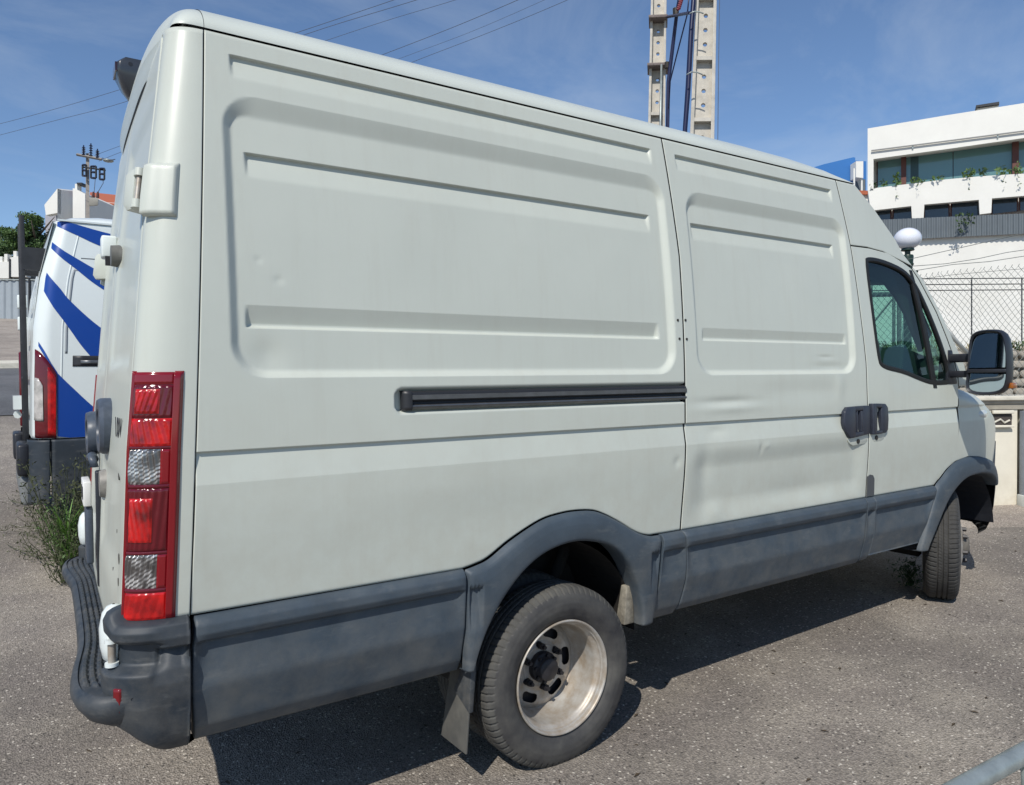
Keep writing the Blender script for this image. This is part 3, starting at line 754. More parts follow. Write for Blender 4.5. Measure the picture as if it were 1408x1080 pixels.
# front bumper
P = []
for z, o_ in zip([.40, .44, .50, .60, .70, .78, .815, .835, .85], [-.06, -.01, .01, .02, .022, .022, .016, .0, -.03]):
    row = []
    for x in np.linspace(3.64, 4.02, 14): row.append((x, float(yside(z)+nose(x))-o_+.004, z))
    y0 = row[-1][1]
    for t in np.linspace(0, 1, 8)[1:]: row.append((4.02+.10*math.sin(t*math.pi/2)+o_*t, y0+.16*(1-math.cos(t*math.pi/2)), z))
    y1 = row[-1][1]; x1 = row[-1][0]
    for t in np.linspace(0, 1, 12)[1:]: row.append((x1+.05*t, y1+(-2*y1)*t, z))
    base = row[:21][::-1]
    for q in base: row.append((q[0], -q[1], q[2]))
    P.append(row)
MB().grid(np.array(P)).build('front_bumper', plastic_d, van, smooth=True)
for sg in (1, -1):
    mb = MB(); P = []
    for z in (.845, .90, .96, 1.02):
        row = []
        for x in np.linspace(3.74+(z-.845)*.55, 4.02, 8): row.append((x, sg*(float(yside(z)+nose(x))-.006), z))
        for t in np.linspace(0, 1, 8)[1:]: row.append((4.02+.10*t, sg*(float(yside(z)+nose(4.02))+.22*t), z))
        P.append(row)
    mb.grid(np.array(P)).build('headlight', mat('headlight_smoked', (.10, .11, .11), .12, coat=.9, metal=.3), van, smooth=True)

for sg in (1, -1):
    T_, U_ = np.meshgrid(np.linspace(0, 1, 14), np.linspace(0, 1, 24), indexing='ij')
    X_ = 3.585+U_*.40; ztop = .875+np.clip((X_-3.585)/.15, 0, 1)*.145; Z_ = .845+T_*(ztop-.845)
    Pn = S(X_, Z_, False, .006); Q = np.pad(Pn, ((1, 1), (1, 1), (0, 0)), mode='edge')
    for sl in ((0, slice(None)), (-1, slice(None)), (slice(None), 0), (slice(None), -1)): Q[sl+(1,)] += .02
    fast_grid('bumper_shoulder', Q if sg > 0 else mirrored(Q), plastic_d, van, flip=(sg < 0))
    th_i, ph_i = np.meshgrid(np.linspace(0, 2*math.pi, 25), np.linspace(0, 1, 8), indexing='ij')
    X_ = 3.36+.075*ph_i*np.cos(th_i); Z_ = 1.225+.026*ph_i*np.sin(th_i); Pn = S(X_, Z_, True, .012*(1-ph_i**2))
    fast_grid('side_indicator', Pn if sg > 0 else mirrored(Pn), mat('milky_lens', (.55, .57, .54), .2, coat=.6), van, flip=(sg > 0))
# ------------------------------------------------------------------ side door rail, window, handles
def srib(name, x0, x1, zc, hw, prof, m_, parent, xs_n=40):
    """long bar along the side: prof = list of (dz, off)"""
    rows = []
    for x in np.linspace(x0, x1, xs_n):
        rows.append([S(x, zc+dz, False, o_) for dz, o_ in prof])
    Pn = np.array(rows); mb = MB().grid(Pn)
    for e in (0, -1): mb.add(Pn[e], [tuple(range(len(prof)))])
    return mb.build(name, m_, parent)
rq = door_r
qp = bpy.data.objects['rear_quarter_panel']
rl = srib('door_rail', -.640, .664, 1.411, 0, [(-.030, -.028), (-.029, -.004), (-.020, .003), (-.016, .002), (-.012, -.014), (-.004, -.016), (-.001, -.004), (.003, .004), (.018, .005), (.021, -.006), (.026, -.008), (.031, -.010), (.031, -.028)], rail_m, van)
srib('rail_groove', -.636, .660, 1.411, 0, [(-.0125, -.0135), (-.0118, -.0125), (-.0045, -.0145), (-.004, -.0155)], rail_d, rl)
srib('rail_cover', -.644, .662, 1.411, 0, [(.0185, -.006), (.019, .0035), (.026, .001), (.0315, -.006), (.0315, -.02)], rail_d, rl)
mb = MB(); P0 = []
for x, o_ in ((-.672, -.020), (-.664, .003), (-.645, .007), (-.640, .006)): P0.append([S(x, 1.411+dz, False, o_ if abs(dz) < .03 else o_-.008) for dz in np.linspace(-.033, .033, 12)])
mb.grid(np.array(P0)).build('rail_end_cap', rail_d, rl, smooth=True)

# cab window
wpoly = round_poly(WIN, 2)
def wring(poly_o, poly_i, o0, o1, name, m_, parent, side, lip=.016):
    A, B = dense(poly_o, .02), None
    n = len(A); Bp = dense(poly_i, .02)
    # resample inner to n points by nearest angle progression
    def resample(Pl, n):
        L_ = np.r_[0, np.cumsum(np.linalg.norm(np.diff(np.vstack([Pl, Pl[:1]]), axis=0), axis=1))]; t = np.linspace(0, L_[-1], n, endpoint=False)
        Q = np.vstack([Pl, Pl[:1]]); return np.stack([np.interp(t, L_, Q[:, 0]), np.interp(t, L_, Q[:, 1])], 1)
    A = resample(np.array(poly_o), 160); Bp = resample(np.array(poly_i), 160)
    rows = []
    for a, b in zip(A, Bp):
        m1 = a*.7+b*.3; m2 = a*.25+b*.75
        r = [S(*a, False, -.004), S(*a, False, o0), S(*m1, False, o1), S(*m2, False, o1), S(*b, False, o0-.004), S(*b, False, -lip)]
        rows.append(r)
    Pn = np.array(rows)
    if side < 0: Pn = mirrored(Pn)
    return MB().grid(Pn, closed=True).build(name, m_, parent, smooth=True, split=40)
for sg, dr in ((1, cab_r), (-1, cab_l)):
    wi = offset_poly(wpoly, .026)
    wring(wpoly, wi, .002, .005, 'window_seal', seal_m, dr, sg)
    Gp = [S(*p, False, -.010) for p in offset_poly(wpoly, .020)]
    Gp = np.array(Gp); Gp = mirrored(Gp) if sg < 0 else Gp
    # split into main and quarter light along the divider
    def clip(poly, keep_right):
        a, b = np.array([2.575, 2.10]), np.array([2.765, 1.38]); nrm = np.array([-(b-a)[1], (b-a)[0]]); o = []
        P_ = offset_poly(wpoly, .020)
        def sd2(p): return float(np.dot(p-a, nrm))*(1 if keep_right else -1)
        for i in range(len(P_)):
            p, q = P_[i], P_[(i+1) % len(P_)]; dp, dq = sd2(p), sd2(q)
            if dp >= 0: o.append(p)
            if dp*dq < 0: o.append(p+(q-p)*dp/(dp-dq))
        return np.array(o)
    for nm, kr in (('door_window', False), ('quarter_window', True)):
        pc = clip(None, kr); Gp = np.array([S(*p, False, -.010) for p in pc]); Gp = mirrored(Gp) if sg < 0 else Gp
        MB().add(Gp, [tuple(range(len(Gp)))]).build(nm, glass_m, dr)
    mb = MB()
    for t0, wd, o_ in ((0, .020, .001),):
        a, b = np.array([2.580, 2.075]), np.array([2.762, 1.395])
        rows = []
        for t in np.linspace(0, 1, 12):
            c = a+(b-a)*t+np.array([.012*math.sin(t*math.pi), 0]); wv = wd+.006*t
            row = [S(c[0]-wv, c[1], False, -.014), S(c[0]-wv, c[1], False, -.002), S(c[0]-wv*.6, c[1], False, .003), S(c[0]+wv*.6, c[1], False, .003), S(c[0]+wv, c[1], False, -.002), S(c[0]+wv, c[1], False, -.014)]
            rows.append(row)
        Pn = np.array(rows); Pn = mirrored(Pn) if sg < 0 else Pn
        mb.grid(Pn)
    mb.build('window_divider', seal_m, dr)

def side_box(mb, x0, x1, z0, z1, o0, o1, sh=0):
    """bevelled slab standing on the side skin"""
    a = lambda x, z, o: S(x, z, False, o)
    mb.hexa([a(x0, z0, o1), a(x1, z0, o1), a(x1, z0, o0), a(x0, z0, o0), a(x0, z1, o1), a(x1, z1, o1), a(x1, z1, o0), a(x0, z1, o0)]); return mb
def side_prism(poly, o0, o1, name, m_, parent, bevel=0):
    A = np.array([S(*p, False, o0) for p in poly]); B = np.array([S(*p, False, o1) for p in poly]); n = len(poly)
    F = [tuple(range(n)), tuple(range(2*n-1, n-1, -1))]+[((i+1) % n, i, n+i, n+(i+1) % n) for i in range(n)]
    return MB().add(np.vstack([A, B]), F).build(name, m_, parent, bevel=bevel)
# sliding door handle (left piece of the pair)
hz0, hz1 = 1.158, 1.312
h1 = side_prism([(1.800, 1.235), (1.806, 1.290), (1.835, 1.312), (1.905, 1.314), (1.905, 1.153), (1.855, 1.150), (1.826, 1.178), (1.806, 1.205)], -.004, .022, 'door_handle', handle_pl, door_r, .006)
side_prism([(1.972, 1.315), (2.038, 1.315), (2.038, 1.166), (1.972, 1.160)], -.004, .020, 'handle_end', handle_pl, h1, .004)
side_prism([(1.90, 1.314), (1.975, 1.315), (1.975, 1.292), (1.90, 1.290)], -.004, .021, 'handle_top', handle_pl, h1, .003)
side_prism([(1.90, 1.178), (1.975, 1.182), (1.975, 1.160), (1.90, 1.153)], -.004, .021, 'handle_foot', handle_pl, h1, .003)
side_prism([(1.90, 1.292), (1.975, 1.292), (1.975, 1.178), (1.90, 1.176)], -.02, -.006, 'handle_pocket', dark, h1)
side_prism([(1.916, 1.290), (1.924, 1.290), (1.924, 1.180), (1.916, 1.180)], -.01, .020, 'grip_bar', handle_pl, h1, .002)
side_prism([(1.950, 1.290), (1.962, 1.290), (1.962, 1.180), (1.950, 1.180)], -.01, .024, 'grip_bar', handle_pl, h1, .003)
h2 = side_prism([(2.150, 1.322), (2.190, 1.320), (2.214, 1.300), (2.218, 1.236), (2.212, 1.178), (2.190, 1.163), (2.150, 1.162)], -.004, .022, 'door_handle', handle_pl, cab_r, .006)
side_prism([(2.058, 1.324), (2.092, 1.324), (2.092, 1.160), (2.058, 1.160)], -.004, .026, 'handle_end', handle_pl, h2, .004)
side_prism([(2.088, 1.324), (2.155, 1.322), (2.155, 1.300), (2.088, 1.302)], -.004, .022, 'handle_top', handle_pl, h2, .003)
side_prism([(2.088, 1.178), (2.155, 1.178), (2.155, 1.160), (2.088, 1.160)], -.004, .022, 'handle_foot', handle_pl, h2, .003)
side_prism([(2.088, 1.302), (2.155, 1.302), (2.155, 1.178), (2.088, 1.178)], -.02, -.006, 'handle_pocket', dark, h2)
side_prism([(2.100, 1.300), (2.112, 1.300), (2.112, 1.180), (2.100, 1.180)], -.01, .018, 'grip_bar', handle_pl, h2, .003)
# painted seats under the handles with their lock barrels
e1 = side_prism([(1.84, 1.155), (2.036, 1.165), (2.036, 1.125), (2.012, 1.112), (1.90, 1.108), (1.866, 1.125)], -.006, .006, 'handle_seat', paint, door_r, .004)
e2 = side_prism([(2.062, 1.165), (2.208, 1.170), (2.196, 1.128), (2.17, 1.118), (2.10, 1.118), (2.075, 1.132)], -.006, .006, 'handle_seat', paint, cab_r, .004)
def lockb(x, z, par):
    c = S(x, z, False, .004); MB().tube([c, c+np.array([0, -.006, 0])], .0125, 16).build('lock_barrel', nut_m, par, smooth=True, split=40)
lockb(1.945, 1.130, door_r); lockb(2.118, 1.140, cab_r)
side_prism([(2.053, .828), (2.055, .935), (2.075, .944), (2.102, .938), (2.116, .918), (2.118, .828)], -.004, .0025, 'sill_patch', mat('patch_grey', (.075, .08, .085), .6), cab_r)

# ------------------------------------------------------------------ cab interior
it = mat('trim_grey', (.045, .048, .052), .8)
mb = MB(); mb.box((2.55, -.90, 1.08), (2.98, .90, 1.36)); mb.box((2.50, .25, 1.30), (2.70, .60, 1.44)); mb.build('dashboard', it, van, bevel=.03)
MB().box((1.985, -.88, .93), (2.0, .88, 2.48)).build('bulkhead', it, van)
for yc in (-.48, .48):
    mb = MB(); mb.box((2.06, yc-.24, 1.02), (2.50, yc+.24, 1.20)); mb.hexa([(2.02, yc-.23, 1.18), (2.14, yc-.23, 1.18), (2.14, yc+.23, 1.18), (2.02, yc+.23, 1.18), (1.99+.02, yc-.21, 1.62), (2.10, yc-.21, 1.62), (2.10, yc+.21, 1.62), (2.01, yc+.21, 1.62)])
    mb.box((2.02, yc-.13, 1.66), (2.09, yc+.13, 1.80)); mb.build('seat', seat_m, van, bevel=.02)
mb = MB(); th = np.linspace(0, 2*math.pi, 33)
mb.tube([(2.45+.10*math.sin(a), .48+.21*math.cos(a), 1.45+.18*math.sin(a)) for a in th], .016, 6, cap=False); mb.tube([(2.62, .48, 1.36), (2.46, .48, 1.45)], .03, 8)
mb.build('steering_wheel', black_pl, van, smooth=True)
MB().box((2.0, -.86, 2.0), (2.50, .86, 2.08)).build('cab_headliner', it, van, bevel=.02)
MB().box((2.06, .905, .95), (3.0, .935, 1.640)).build('door_trim', it, van)
MB().box((2.02, .88, 1.5), (2.12, .93, 2.1)).build('pillar_trim', it, van)
mb = MB(); mb.hexa([(2.58, -.88, 1.34), (3.04, -.88, 1.34), (3.04, .88, 1.34), (2.58, .88, 1.34), (2.66, -.86, 1.645), (3.02, -.84, 1.58), (3.02, .84, 1.58), (2.66, .86, 1.645)]); mb.build('instrument_hood', it, van, bevel=.02)

for sg in (1, -1):
    rows = []
    for (xa, za), (xb_, zb_) in (((2.02, 2.13), (2.02, 2.035)), ((2.20, 2.14), (2.20, 2.035)), ((2.36, 2.13), (2.36, 2.025)), ((2.48, 2.12), (2.46, 2.00)), ((2.60, 2.05), (2.56, 1.93)), ((2.70, 1.94), (2.65, 1.83)), ((2.85, 1.72), (2.79, 1.61))):
        a = S(xa, za, False, -.045); b = S(xb_, zb_, False, -.085); a[1] *= sg; b[1] *= sg; rows.append([a, b, b+[0, .02*sg, 0]])
    MB().grid(np.array(rows)).build('roof_trim', it, van, smooth=True)
# rivets left of the sliding door gap
for u_, v_ in ((926, 441), (936.5, 441), (927, 466.5), (937, 467)):
    q = onax(u_, v_, 1, -.953); c = S(q[0], q[2], True, 0.)
    MB().tube([c+[0, .002, 0], c+[0, -.003, 0]], .0055, 10).build('rivet', nut_m, qp, smooth=True, split=40)

# ------------------------------------------------------------------ door mirror
def mirror(sg):
    mr = MB()
    base = [(2.925, -.955, 1.42), (2.99, -.955, 1.42), (3.00, -.955, 1.60), (2.95, -.955, 1.60)]
    mb = MB(); mb.hexa([(2.90, -1.00, 1.415), (3.02, -1.00, 1.415), (3.03, -.93, 1.415), (2.91, -.93, 1.415), (2.925, -.99, 1.62), (2.975, -.99, 1.62), (2.985, -.93, 1.62), (2.935, -.93, 1.62)])
    for k, V in enumerate(mb.v): V[:, 1] *= sg
    mount = mb.build('mirror_mount', black_pl, van, bevel=.008)
    mb = MB()
    for z0, z1 in ((1.545, 1.595), (1.455, 1.495)):
        mb.hexa([(2.925, -1.16, z0), (2.985, -1.16, z0), (2.985, -.98, z0), (2.925, -.98, z0), (2.925, -1.16, z1), (2.985, -1.16, z1), (2.985, -.98, z1), (2.925, -.98, z1)])
    for V in mb.v: V[:, 1] *= sg
    mb.build('mirror_arm', black_pl, mount, bevel=.01)
    # housing: outline in y-z, lofted forward
    out_ = [(-1.118, 1.40), (-1.128, 1.50), (-1.135, 1.62), (-1.142, 1.682), (-1.160, 1.710), (-1.21, 1.722), (-1.28, 1.718), (-1.312, 1.695), (-1.328, 1.62), (-1.334, 1.50), (-1.328, 1.42), (-1.308, 1.380), (-1.26, 1.362), (-1.18, 1.360), (-1.135, 1.372)]
    out_ = round_poly(out_, 1); c = out_.mean(0); rows = []
    for dx, sc in ((0.012, .93), (0, .96), (-.004, 1.0), (.01, 1.03), (.05, 1.04), (.09, .98), (.12, .82), (.135, .5), (.138, .05)):
        rows.append([(2.855+dx, (c[0]+(p[0]-c[0])*sc)*sg, c[1]+(p[1]-c[1])*sc) for p in out_])
    rows = np.array(rows); rows = np.concatenate([rows, rows[:, :1]], 1)
    hs = MB().grid(rows).build('mirror_housing', black_pl, mount, smooth=True, split=50)
    def glass(zlo, zhi, nm, tilt, tz):
        o2 = [(c[0]+(p[0]-c[0])*.93, c[1]+(p[1]-c[1])*.95) for p in dense(out_, .01)]
        P_ = [p for p in o2 if zlo < p[1] < zhi]
        ys = [p[0] for p in P_]
        left = sorted([p for p in P_ if p[0] > c[0]], key=lambda p: p[1]); right = sorted([p for p in P_ if p[0] <= c[0]], key=lambda p: -p[1])
        ring = left+right
        V = [(2.868+tilt*(p[0]-c[0])+tz*(p[1]-(zlo+zhi)/2), p[0]*sg, p[1]) for p in ring]
        MB().add(V, [tuple(range(len(V)))]).build(nm, mirror_m, mount)
    glass(1.505, 1.72, 'mirror_glass', .015, .12); glass(1.355, 1.480, 'wide_mirror_glass', .02, .06)
    mb = MB(); mb.box((2.845, min(-1.332*sg, -1.125*sg), 1.482), (2.872, max(-1.332*sg, -1.125*sg), 1.503)); mb.build('mirror_bar', black_pl, mount, bevel=.004)
    mb = MB(); mb.box((2.90, min(-1.345*sg, -1.318*sg), 1.392), (2.96, max(-1.345*sg, -1.318*sg), 1.425)); mb.build('indicator', amber, mount, bevel=.005)
mirror(1); mirror(-1)

# ------------------------------------------------------------------ wheels
def revolve(prof, n=96, fn=None):
    """prof (y, r); axis Y"""
    a = np.linspace(0, 2*math.pi, n+1); prof = np.array(prof)
    Y = prof[:, 0][None, :].repeat(n+1, 0); Rr = prof[:, 1][None, :].repeat(n+1, 0)
    if fn is not None: Rr = Rr+fn(a[:, None], Y, Rr)
    return np.stack([Rr*np.cos(a)[:, None], Y, Rr*np.sin(a)[:, None]], -1)
def smoothprof(pts, n=4): return cr(pts, n)
half = [(-.070, .212), (-.078, .222), (-.088, .238), (-.0955, .262), (-.0965, .285), (-.0925, .306), (-.088, .318), (-.0805, .331), (-.071, .3405), (-.060, .3445), (-.045, .3455), (-.030, .346), (-.0285, .339), (-.0225, .339), (-.021, .346), (-.004, .3465), (-.003, .339), (.003, .339), (.004, .3465)]
half = half[:11]+[(-.031, .346), (-.0300, .339), (-.0240, .339), (-.023, .346), (-.005, .3465), (-.004, .339), (.004, .339), (.005, .3465), (.023, .346), (.024, .339), (.030, .339), (.031, .346)]+[(-p[0], p[1]) for p in half[:11][::-1]]
h2_ = []
for a_, b_ in zip(half[:-1], half[1:]):
    h2_.append(a_); k = int(math.hypot(b_[0]-a_[0], b_[1]-a_[1])/.006)
    for q in range(1, k+1): h2_.append((a_[0]+(b_[0]-a_[0])*q/(k+1), a_[1]+(b_[1]-a_[1])*q/(k+1)))
h2_.append(half[-1])
NB = 74
def tread(a, Y, Rr):
    ph = (a*NB/(2*math.pi)+np.abs(Y)*6.0) % 1.0
    gr = (ph < .20)*sst(Rr, .318, .326)*sst(np.abs(Y), .032, .036)
    ph2 = (a*NB*1.5/(2*math.pi)+Y*22) % 1.0
    g2 = (ph2 < .13)*(np.abs(Y) < .022)*(Rr > .342)
    rib = -.0016*(np.sin(Rr*900) > .7)*(Rr < .30)*(Rr > .235)
    return -.0075*gr-.0045*g2+rib
def rim_rear(par, outer=True):
    rim = fast_grid('rim', revolve([(-.066, .202), (-.074, .214), (-.082, .2195), (-.087, .2175), (-.0875, .2135), (-.083, .2095), (-.078, .2075), (-.060, .2055), (-.052, .204), (-.048, .1985), (-.040, .1925), (-.034, .1915), (-.020, .189), (-.004, .188), (.020, .186), (.034, .184), (.046, .180), (.056, .1765), (.066, .1735), (.088, .172), (.088, .168)], 120), rim_m, par)
    n, k = 360, 58
    a = np.linspace(0, 2*math.pi, n+1); r = np.linspace(.058, .175, k); A, Rr = np.meshgrid(a, r, indexing='ij')
    Y = np.interp(Rr, [.058, .082, .086, .100, .110, .140, .155, .165, .175], [.062, .062, .066, .072, .070, .068, .072, .078, .086])
    cx = (A[:-1, :-1]+A[1:, 1:])/2; cr_ = (Rr[:-1, :-1]+Rr[1:, 1:])/2
    ph = ((cx*6/(2*math.pi)+.08) % 1-.5)*2*math.pi/6
    qx = np.maximum(np.abs(ph*cr_)-.020, 0); drop = np.hypot(qx, cr_-.130) < .0180
    fast_grid('wheel_disc', np.stack([Rr*np.cos(A), Y, Rr*np.sin(A)], -1), rim_m, par, drop=drop)
    fast_grid('brake_drum', revolve([(.098, .165), (.096, .160), (.096, .04), (.098, .001)], 40), hub_m, par)
    hub = fast_grid('hub', revolve([(.066, .060), (.040, .060), (.034, .057), (.032, .045), (.010, .045), (.004, .038), (.003, .001)], 48), hub_m, par)
    for q in range(8):
        t = 2*math.pi*q/8+.2; c = (.051*math.cos(t), 0, .051*math.sin(t)); MB().tube([(c[0], .035, c[2]), (c[0], .022, c[2])], .0075, 6).build('hub_bolt', hub_m, par)
    for q in range(6):
        t = 2*math.pi*(q+.92)/6; c = (.084*math.cos(t), 0, .084*math.sin(t))
        mb = MB(); mb.tube([(c[0], .070, c[2]), (c[0], .062, c[2])], .0145, 14); mb.tube([(c[0], .058, c[2]), (c[0], .036, c[2])], .0135, 6); mb.tube([(c[0], .036, c[2]), (c[0], .022, c[2])], .0075, 8)
        mb.build('wheel_nut', hub_m, par, loc=None)
def rim_front(par):
    fast_grid('rim', revolve([(-.066, .202), (-.074, .214), (-.082, .2195), (-.087, .2175), (-.0875, .2135), (-.083, .2095), (-.072, .2055), (-.060, .200), (-.062, .190), (-.080, .178), (-.096, .165), (-.108, .14), (-.116, .11), (-.120, .085), (-.118, .07)], 96), rim_m, par)
    hub = fast_grid('hub', revolve([(-.112, .075), (-.128, .064), (-.142, .058), (-.154, .050), (-.156, .040), (-.157, .001)], 40), mat('dusty_hub', (.12, .11, .095), .7, noise=(20, .4)), par)
    for q in range(6):
        t = 2*math.pi*(q+.3)/6; c = (.095*math.cos(t), 0, .095*math.sin(t)); MB().tube([(c[0], -.112, c[2]), (c[0], -.142, c[2])], .014, 6).build('wheel_nut', hub_m, par)
tyre_mesh = None
def wheel(x, y, z, kind, side=1, steer=0., roll=0.):
    global tyre_mesh
    wh = bpy.data.objects.new('wheel', None); COL.objects.link(wh); wh.parent = van; wh.location = (x, y, z)
    wh.rotation_euler = (0, roll, steer+(math.pi if side < 0 else 0))
    if tyre_mesh is None:
        t = fast_grid('tyre', revolve(h2_, NB*10, tread), tyre_m, wh); tyre_mesh = t.data
        t.data.materials.append(tyre_side)
        md = t.data; co = np.empty(len(md.vertices)*3, np.float32); md.vertices.foreach_get('co', co); co = co.reshape(-1, 3)
        rr = np.hypot(co[:, 0], co[:, 2]); vi = np.empty(len(md.loops), np.int32); md.loops.foreach_get('vertex_index', vi); rf = rr[vi].reshape(-1, 4).mean(1)
        md.polygons.foreach_set('material_index', (rf < .322).astype(np.int32)); md.update()
    else:
        t = bpy.data.objects.new('tyre', tyre_mesh); COL.objects.link(t); t.parent = wh
    if kind == 'rear': rim_rear(wh)
    elif kind == 'front':
        rim_front(wh); t.material_slots[0].link = 'OBJECT'; t.material_slots[0].material = mat('front_tyre_rubber', (.022, .022, .023), .8, noise=(9, .25), col2=(.062, .060, .055), bump=(160, .25, .002))
    return wh
RZ = .334
wheel(0, -.895, RZ, 'rear', 1, roll=.35); wheel(0, -.66, RZ, 'inner'); wheel(0, .895, RZ+.03, 'rear', -1); wheel(0, .66, RZ+.02, 'inner')
wheel(3.155, -.835, .345+.060, 'front', 1, steer=math.radians(28)); wheel(3.155, .835, .345+.075, 'front', -1, steer=math.radians(28))
# mudflap
mb = MB(); mb.hexa([(-.425, -.955, .150), (-.417, -.955, .150), (-.417, -.775, .150), (-.425, -.775, .150), (-.400, -.955, .45), (-.392, -.955, .45), (-.392, -.82, .45), (-.400, -.82, .45)])
fl = mb.build('mudflap', mat('mudflap_rubber', (.07, .07, .066), .75, noise=(12, .3), col2=(.13, .125, .11)), van, bevel=.002)
mb = MB(); mb.hexa([(-.418, -.968, .30), (-.400, -.968, .30), (-.400, -.86, .35), (-.418, -.86, .35), (-.402, -.966, .50), (-.380, -.966, .50), (-.380, -.93, .50), (-.402, -.93, .50)])
mb.tube([(-.412, -.945, .475), (-.400, -.945, .475)], .006, 8)
mb.build('flap_bracket', plastic_d, fl, bevel=.005)

# ------------------------------------------------------------------ rear end
P2_ = math.pi/2
for sg in (1, -1):
    tl = corner_grid('tail_light', .21, 1.30, .832, 1.508, .004, redbase, van, 40, 80, sg)
    def edge(TH, Z):
        e = np.minimum(np.minimum((TH-.15)/.05, (1.44-TH)/.05)*.012/.012, np.minimum((Z-.834)/.012, (1.512-Z)/.012)); return np.clip(e, 0, 1)**.5*.009
    # outer edge frame: right border + caps
    corner_grid('lens_edge', .19, .33, .826, 1.512, .003, redrim, tl, 14, 90, sg, fn=lambda TH, Z: .010*sst(TH, .19, .24)*sst(Z, .826, .845)*sst(1.512-Z, 0, .012))
    corner_grid('lens_edge', 1.235, 1.315, .826, 1.512, .003, redrim, tl, 8, 60, sg, fn=lambda TH, Z: .008*sst(1.315-TH, 0, .05))
    def lens(z0, z1, m_, nm, th0=.33, th1=1.235, amp=.0010, fx=60, fz=0, base=.009, hole=False):
        def fn(TH, Z):
            e = sst(TH, th0, th0+.04)*sst(th1-TH, 0, .04)*sst(Z, z0, z0+.008)*sst(z1-Z, 0, .008)
            return e*(.003+amp*np.sin(TH*fx+Z*fz))
        return corner_grid(nm, th0, th1, z0, z1, base-.004, m_, tl, 120, 50, sg, fn=fn)
    lens(1.475, 1.509, redrim, 'top_lens', amp=0)
    lens(1.383, 1.474, redbase, 'upper_lens', amp=.0008, fx=50, fz=60)
    lens(1.395, 1.462, redlens, 'stop_reflector', th0=.55, th1=1.10, amp=.0012, fx=55, fz=120, base=.0135)
    lens(1.306, 1.382, redlens, 'stop_lens', amp=.0010, fx=44, fz=-90)
    lens(1.300, 1.306, redbase, 'lens_rib', amp=0, base=.0115)
    lens(1.202, 1.300, redrim, 'indicator_border', th0=.33, th1=.50, amp=0)
    lens(.918, 1.012, redrim, 'reverse_border', th0=.33, th1=.50, amp=0)
    lens(1.202, 1.300, clearlens, 'indicator_lens', th0=.50, amp=.0024, fx=58, fz=-60)
    lens(1.193, 1.202, redbase, 'lens_rib', amp=0, base=.0115)
    lens(1.020, 1.193, redbase, 'tail_lens', amp=.001, fx=50, fz=30)
    lens(1.045, 1.165, redlens, 'tail_reflector', th0=.60, th1=1.12, amp=.0014, fx=52, fz=-90, base=.0135)
    lens(1.012, 1.020, redbase, 'lens_rib', amp=0, base=.0115)
    lens(.918, 1.012, clearlens, 'reverse_lens', th0=.50, amp=.0024, fx=60, fz=50)
    lens(.908, .918, redbase, 'lens_rib', amp=0, base=.0115)
    lens(.832, .908, redlens, 'fog_lens', amp=.0006, fx=40, fz=70)
    # upper door hinge
    corner_grid('door_hinge', .42, 1.22, 1.944, 2.098, .004, paint, van, 30, 20, sg, fn=lambda TH, Z: .012*sst(TH, .42, .48)*sst(2.098-Z, 0, .01)*sst(Z, 1.944, 1.952)+.010*sst(TH, .7, 1.1), skirt=.02)
    mr_ = (lambda p: mirrored(np.asarray(p, float))) if sg < 0 else (lambda p: np.asarray(p, float))
    ax = lambda z, o_=.024: corner(np.array(1.40), np.array(z), o_)
    kn = MB().tube([mr_(ax(1.990)), mr_(ax(2.066))], .0085, 12).build('hinge_pin', rim_m, van, smooth=True, split=40)
    for za, zb_ in ((1.968, 1.992), (2.060, 2.082)):
        MB().tube([mr_(ax(za)), mr_(ax(zb_))], .0155, 14).build('hinge_knuckle', paint, kn, smooth=True, split=40)
    pa, pb = ax(1.98, .004), ax(1.98, .030); d_ = np.array([.0, .055, 0.])
    lf = []
    for z, k_ in ((1.968, .012), (1.985, .0), (2.070, .0), (2.084, .008)):
        q0 = ax(z, .030)+[-.006, .006, 0]; q1 = ax(z, .062)+[.004+k_, .050, 0]; q2 = ax(z, .004)+[.012, .085, 0]; q3 = ax(z, .0)+[.01, .004, 0]; lf.append([mr_(q) for q in (q0, q1, q2, q3)])
    lf = np.array(lf); mb = MB().grid(np.concatenate([lf, lf[:, :1]], 1)); mb.add(lf[0], [(0, 1, 2, 3)]); mb.add(lf[-1], [(0, 1, 2, 3)]); mb.build('hinge_leaf', paint, kn, bevel=.004)
    q0 = ax(1.99, .002); MB().box(tuple(np.minimum(mr_(q0+[-.006, -.012, 0]), mr_(q0+[.02, .016, 0]))), tuple(np.maximum(mr_(q0+[-.006, -.012, .078]), mr_(q0+[.02, .016, .078])))).build('hinge_shade_block', rubber, kn)  # black block that paints the shade around the hinge pin
    # lower hinge in the bumper recess
    P = []
    for z, r_ in ((.705, .030), (.715, .048), (.75, .058), (.80, .060), (.84, .048), (.856, .030), (.862, .006)):
        row = []
        for a_ in np.linspace(0, 2*math.pi, 17): row.append((float(xrear(.8))-.016+.038*math.cos(a_)*r_/.06, (-.868+.052*math.sin(a_)*r_/.06)*sg, z))
        P.append(row)
    lh = MB().grid(np.array(P)).build('lower_hinge', paint2, van, smooth=True)
    c_ = corner(np.array(1.36), np.array(.74), .030)
    MB().tube([(c_[0], c_[1]*sg, .715), (c_[0], c_[1]*sg, .775)], .010, 12).build('hinge_pin', rim_m, lh, smooth=True, split=40)
    for z in (.708, .772): MB().tube([(c_[0], c_[1]*sg, z), (c_[0], c_[1]*sg, z+.010)], .018, 12).build('hinge_knuckle', paint2, lh, smooth=True, split=40)
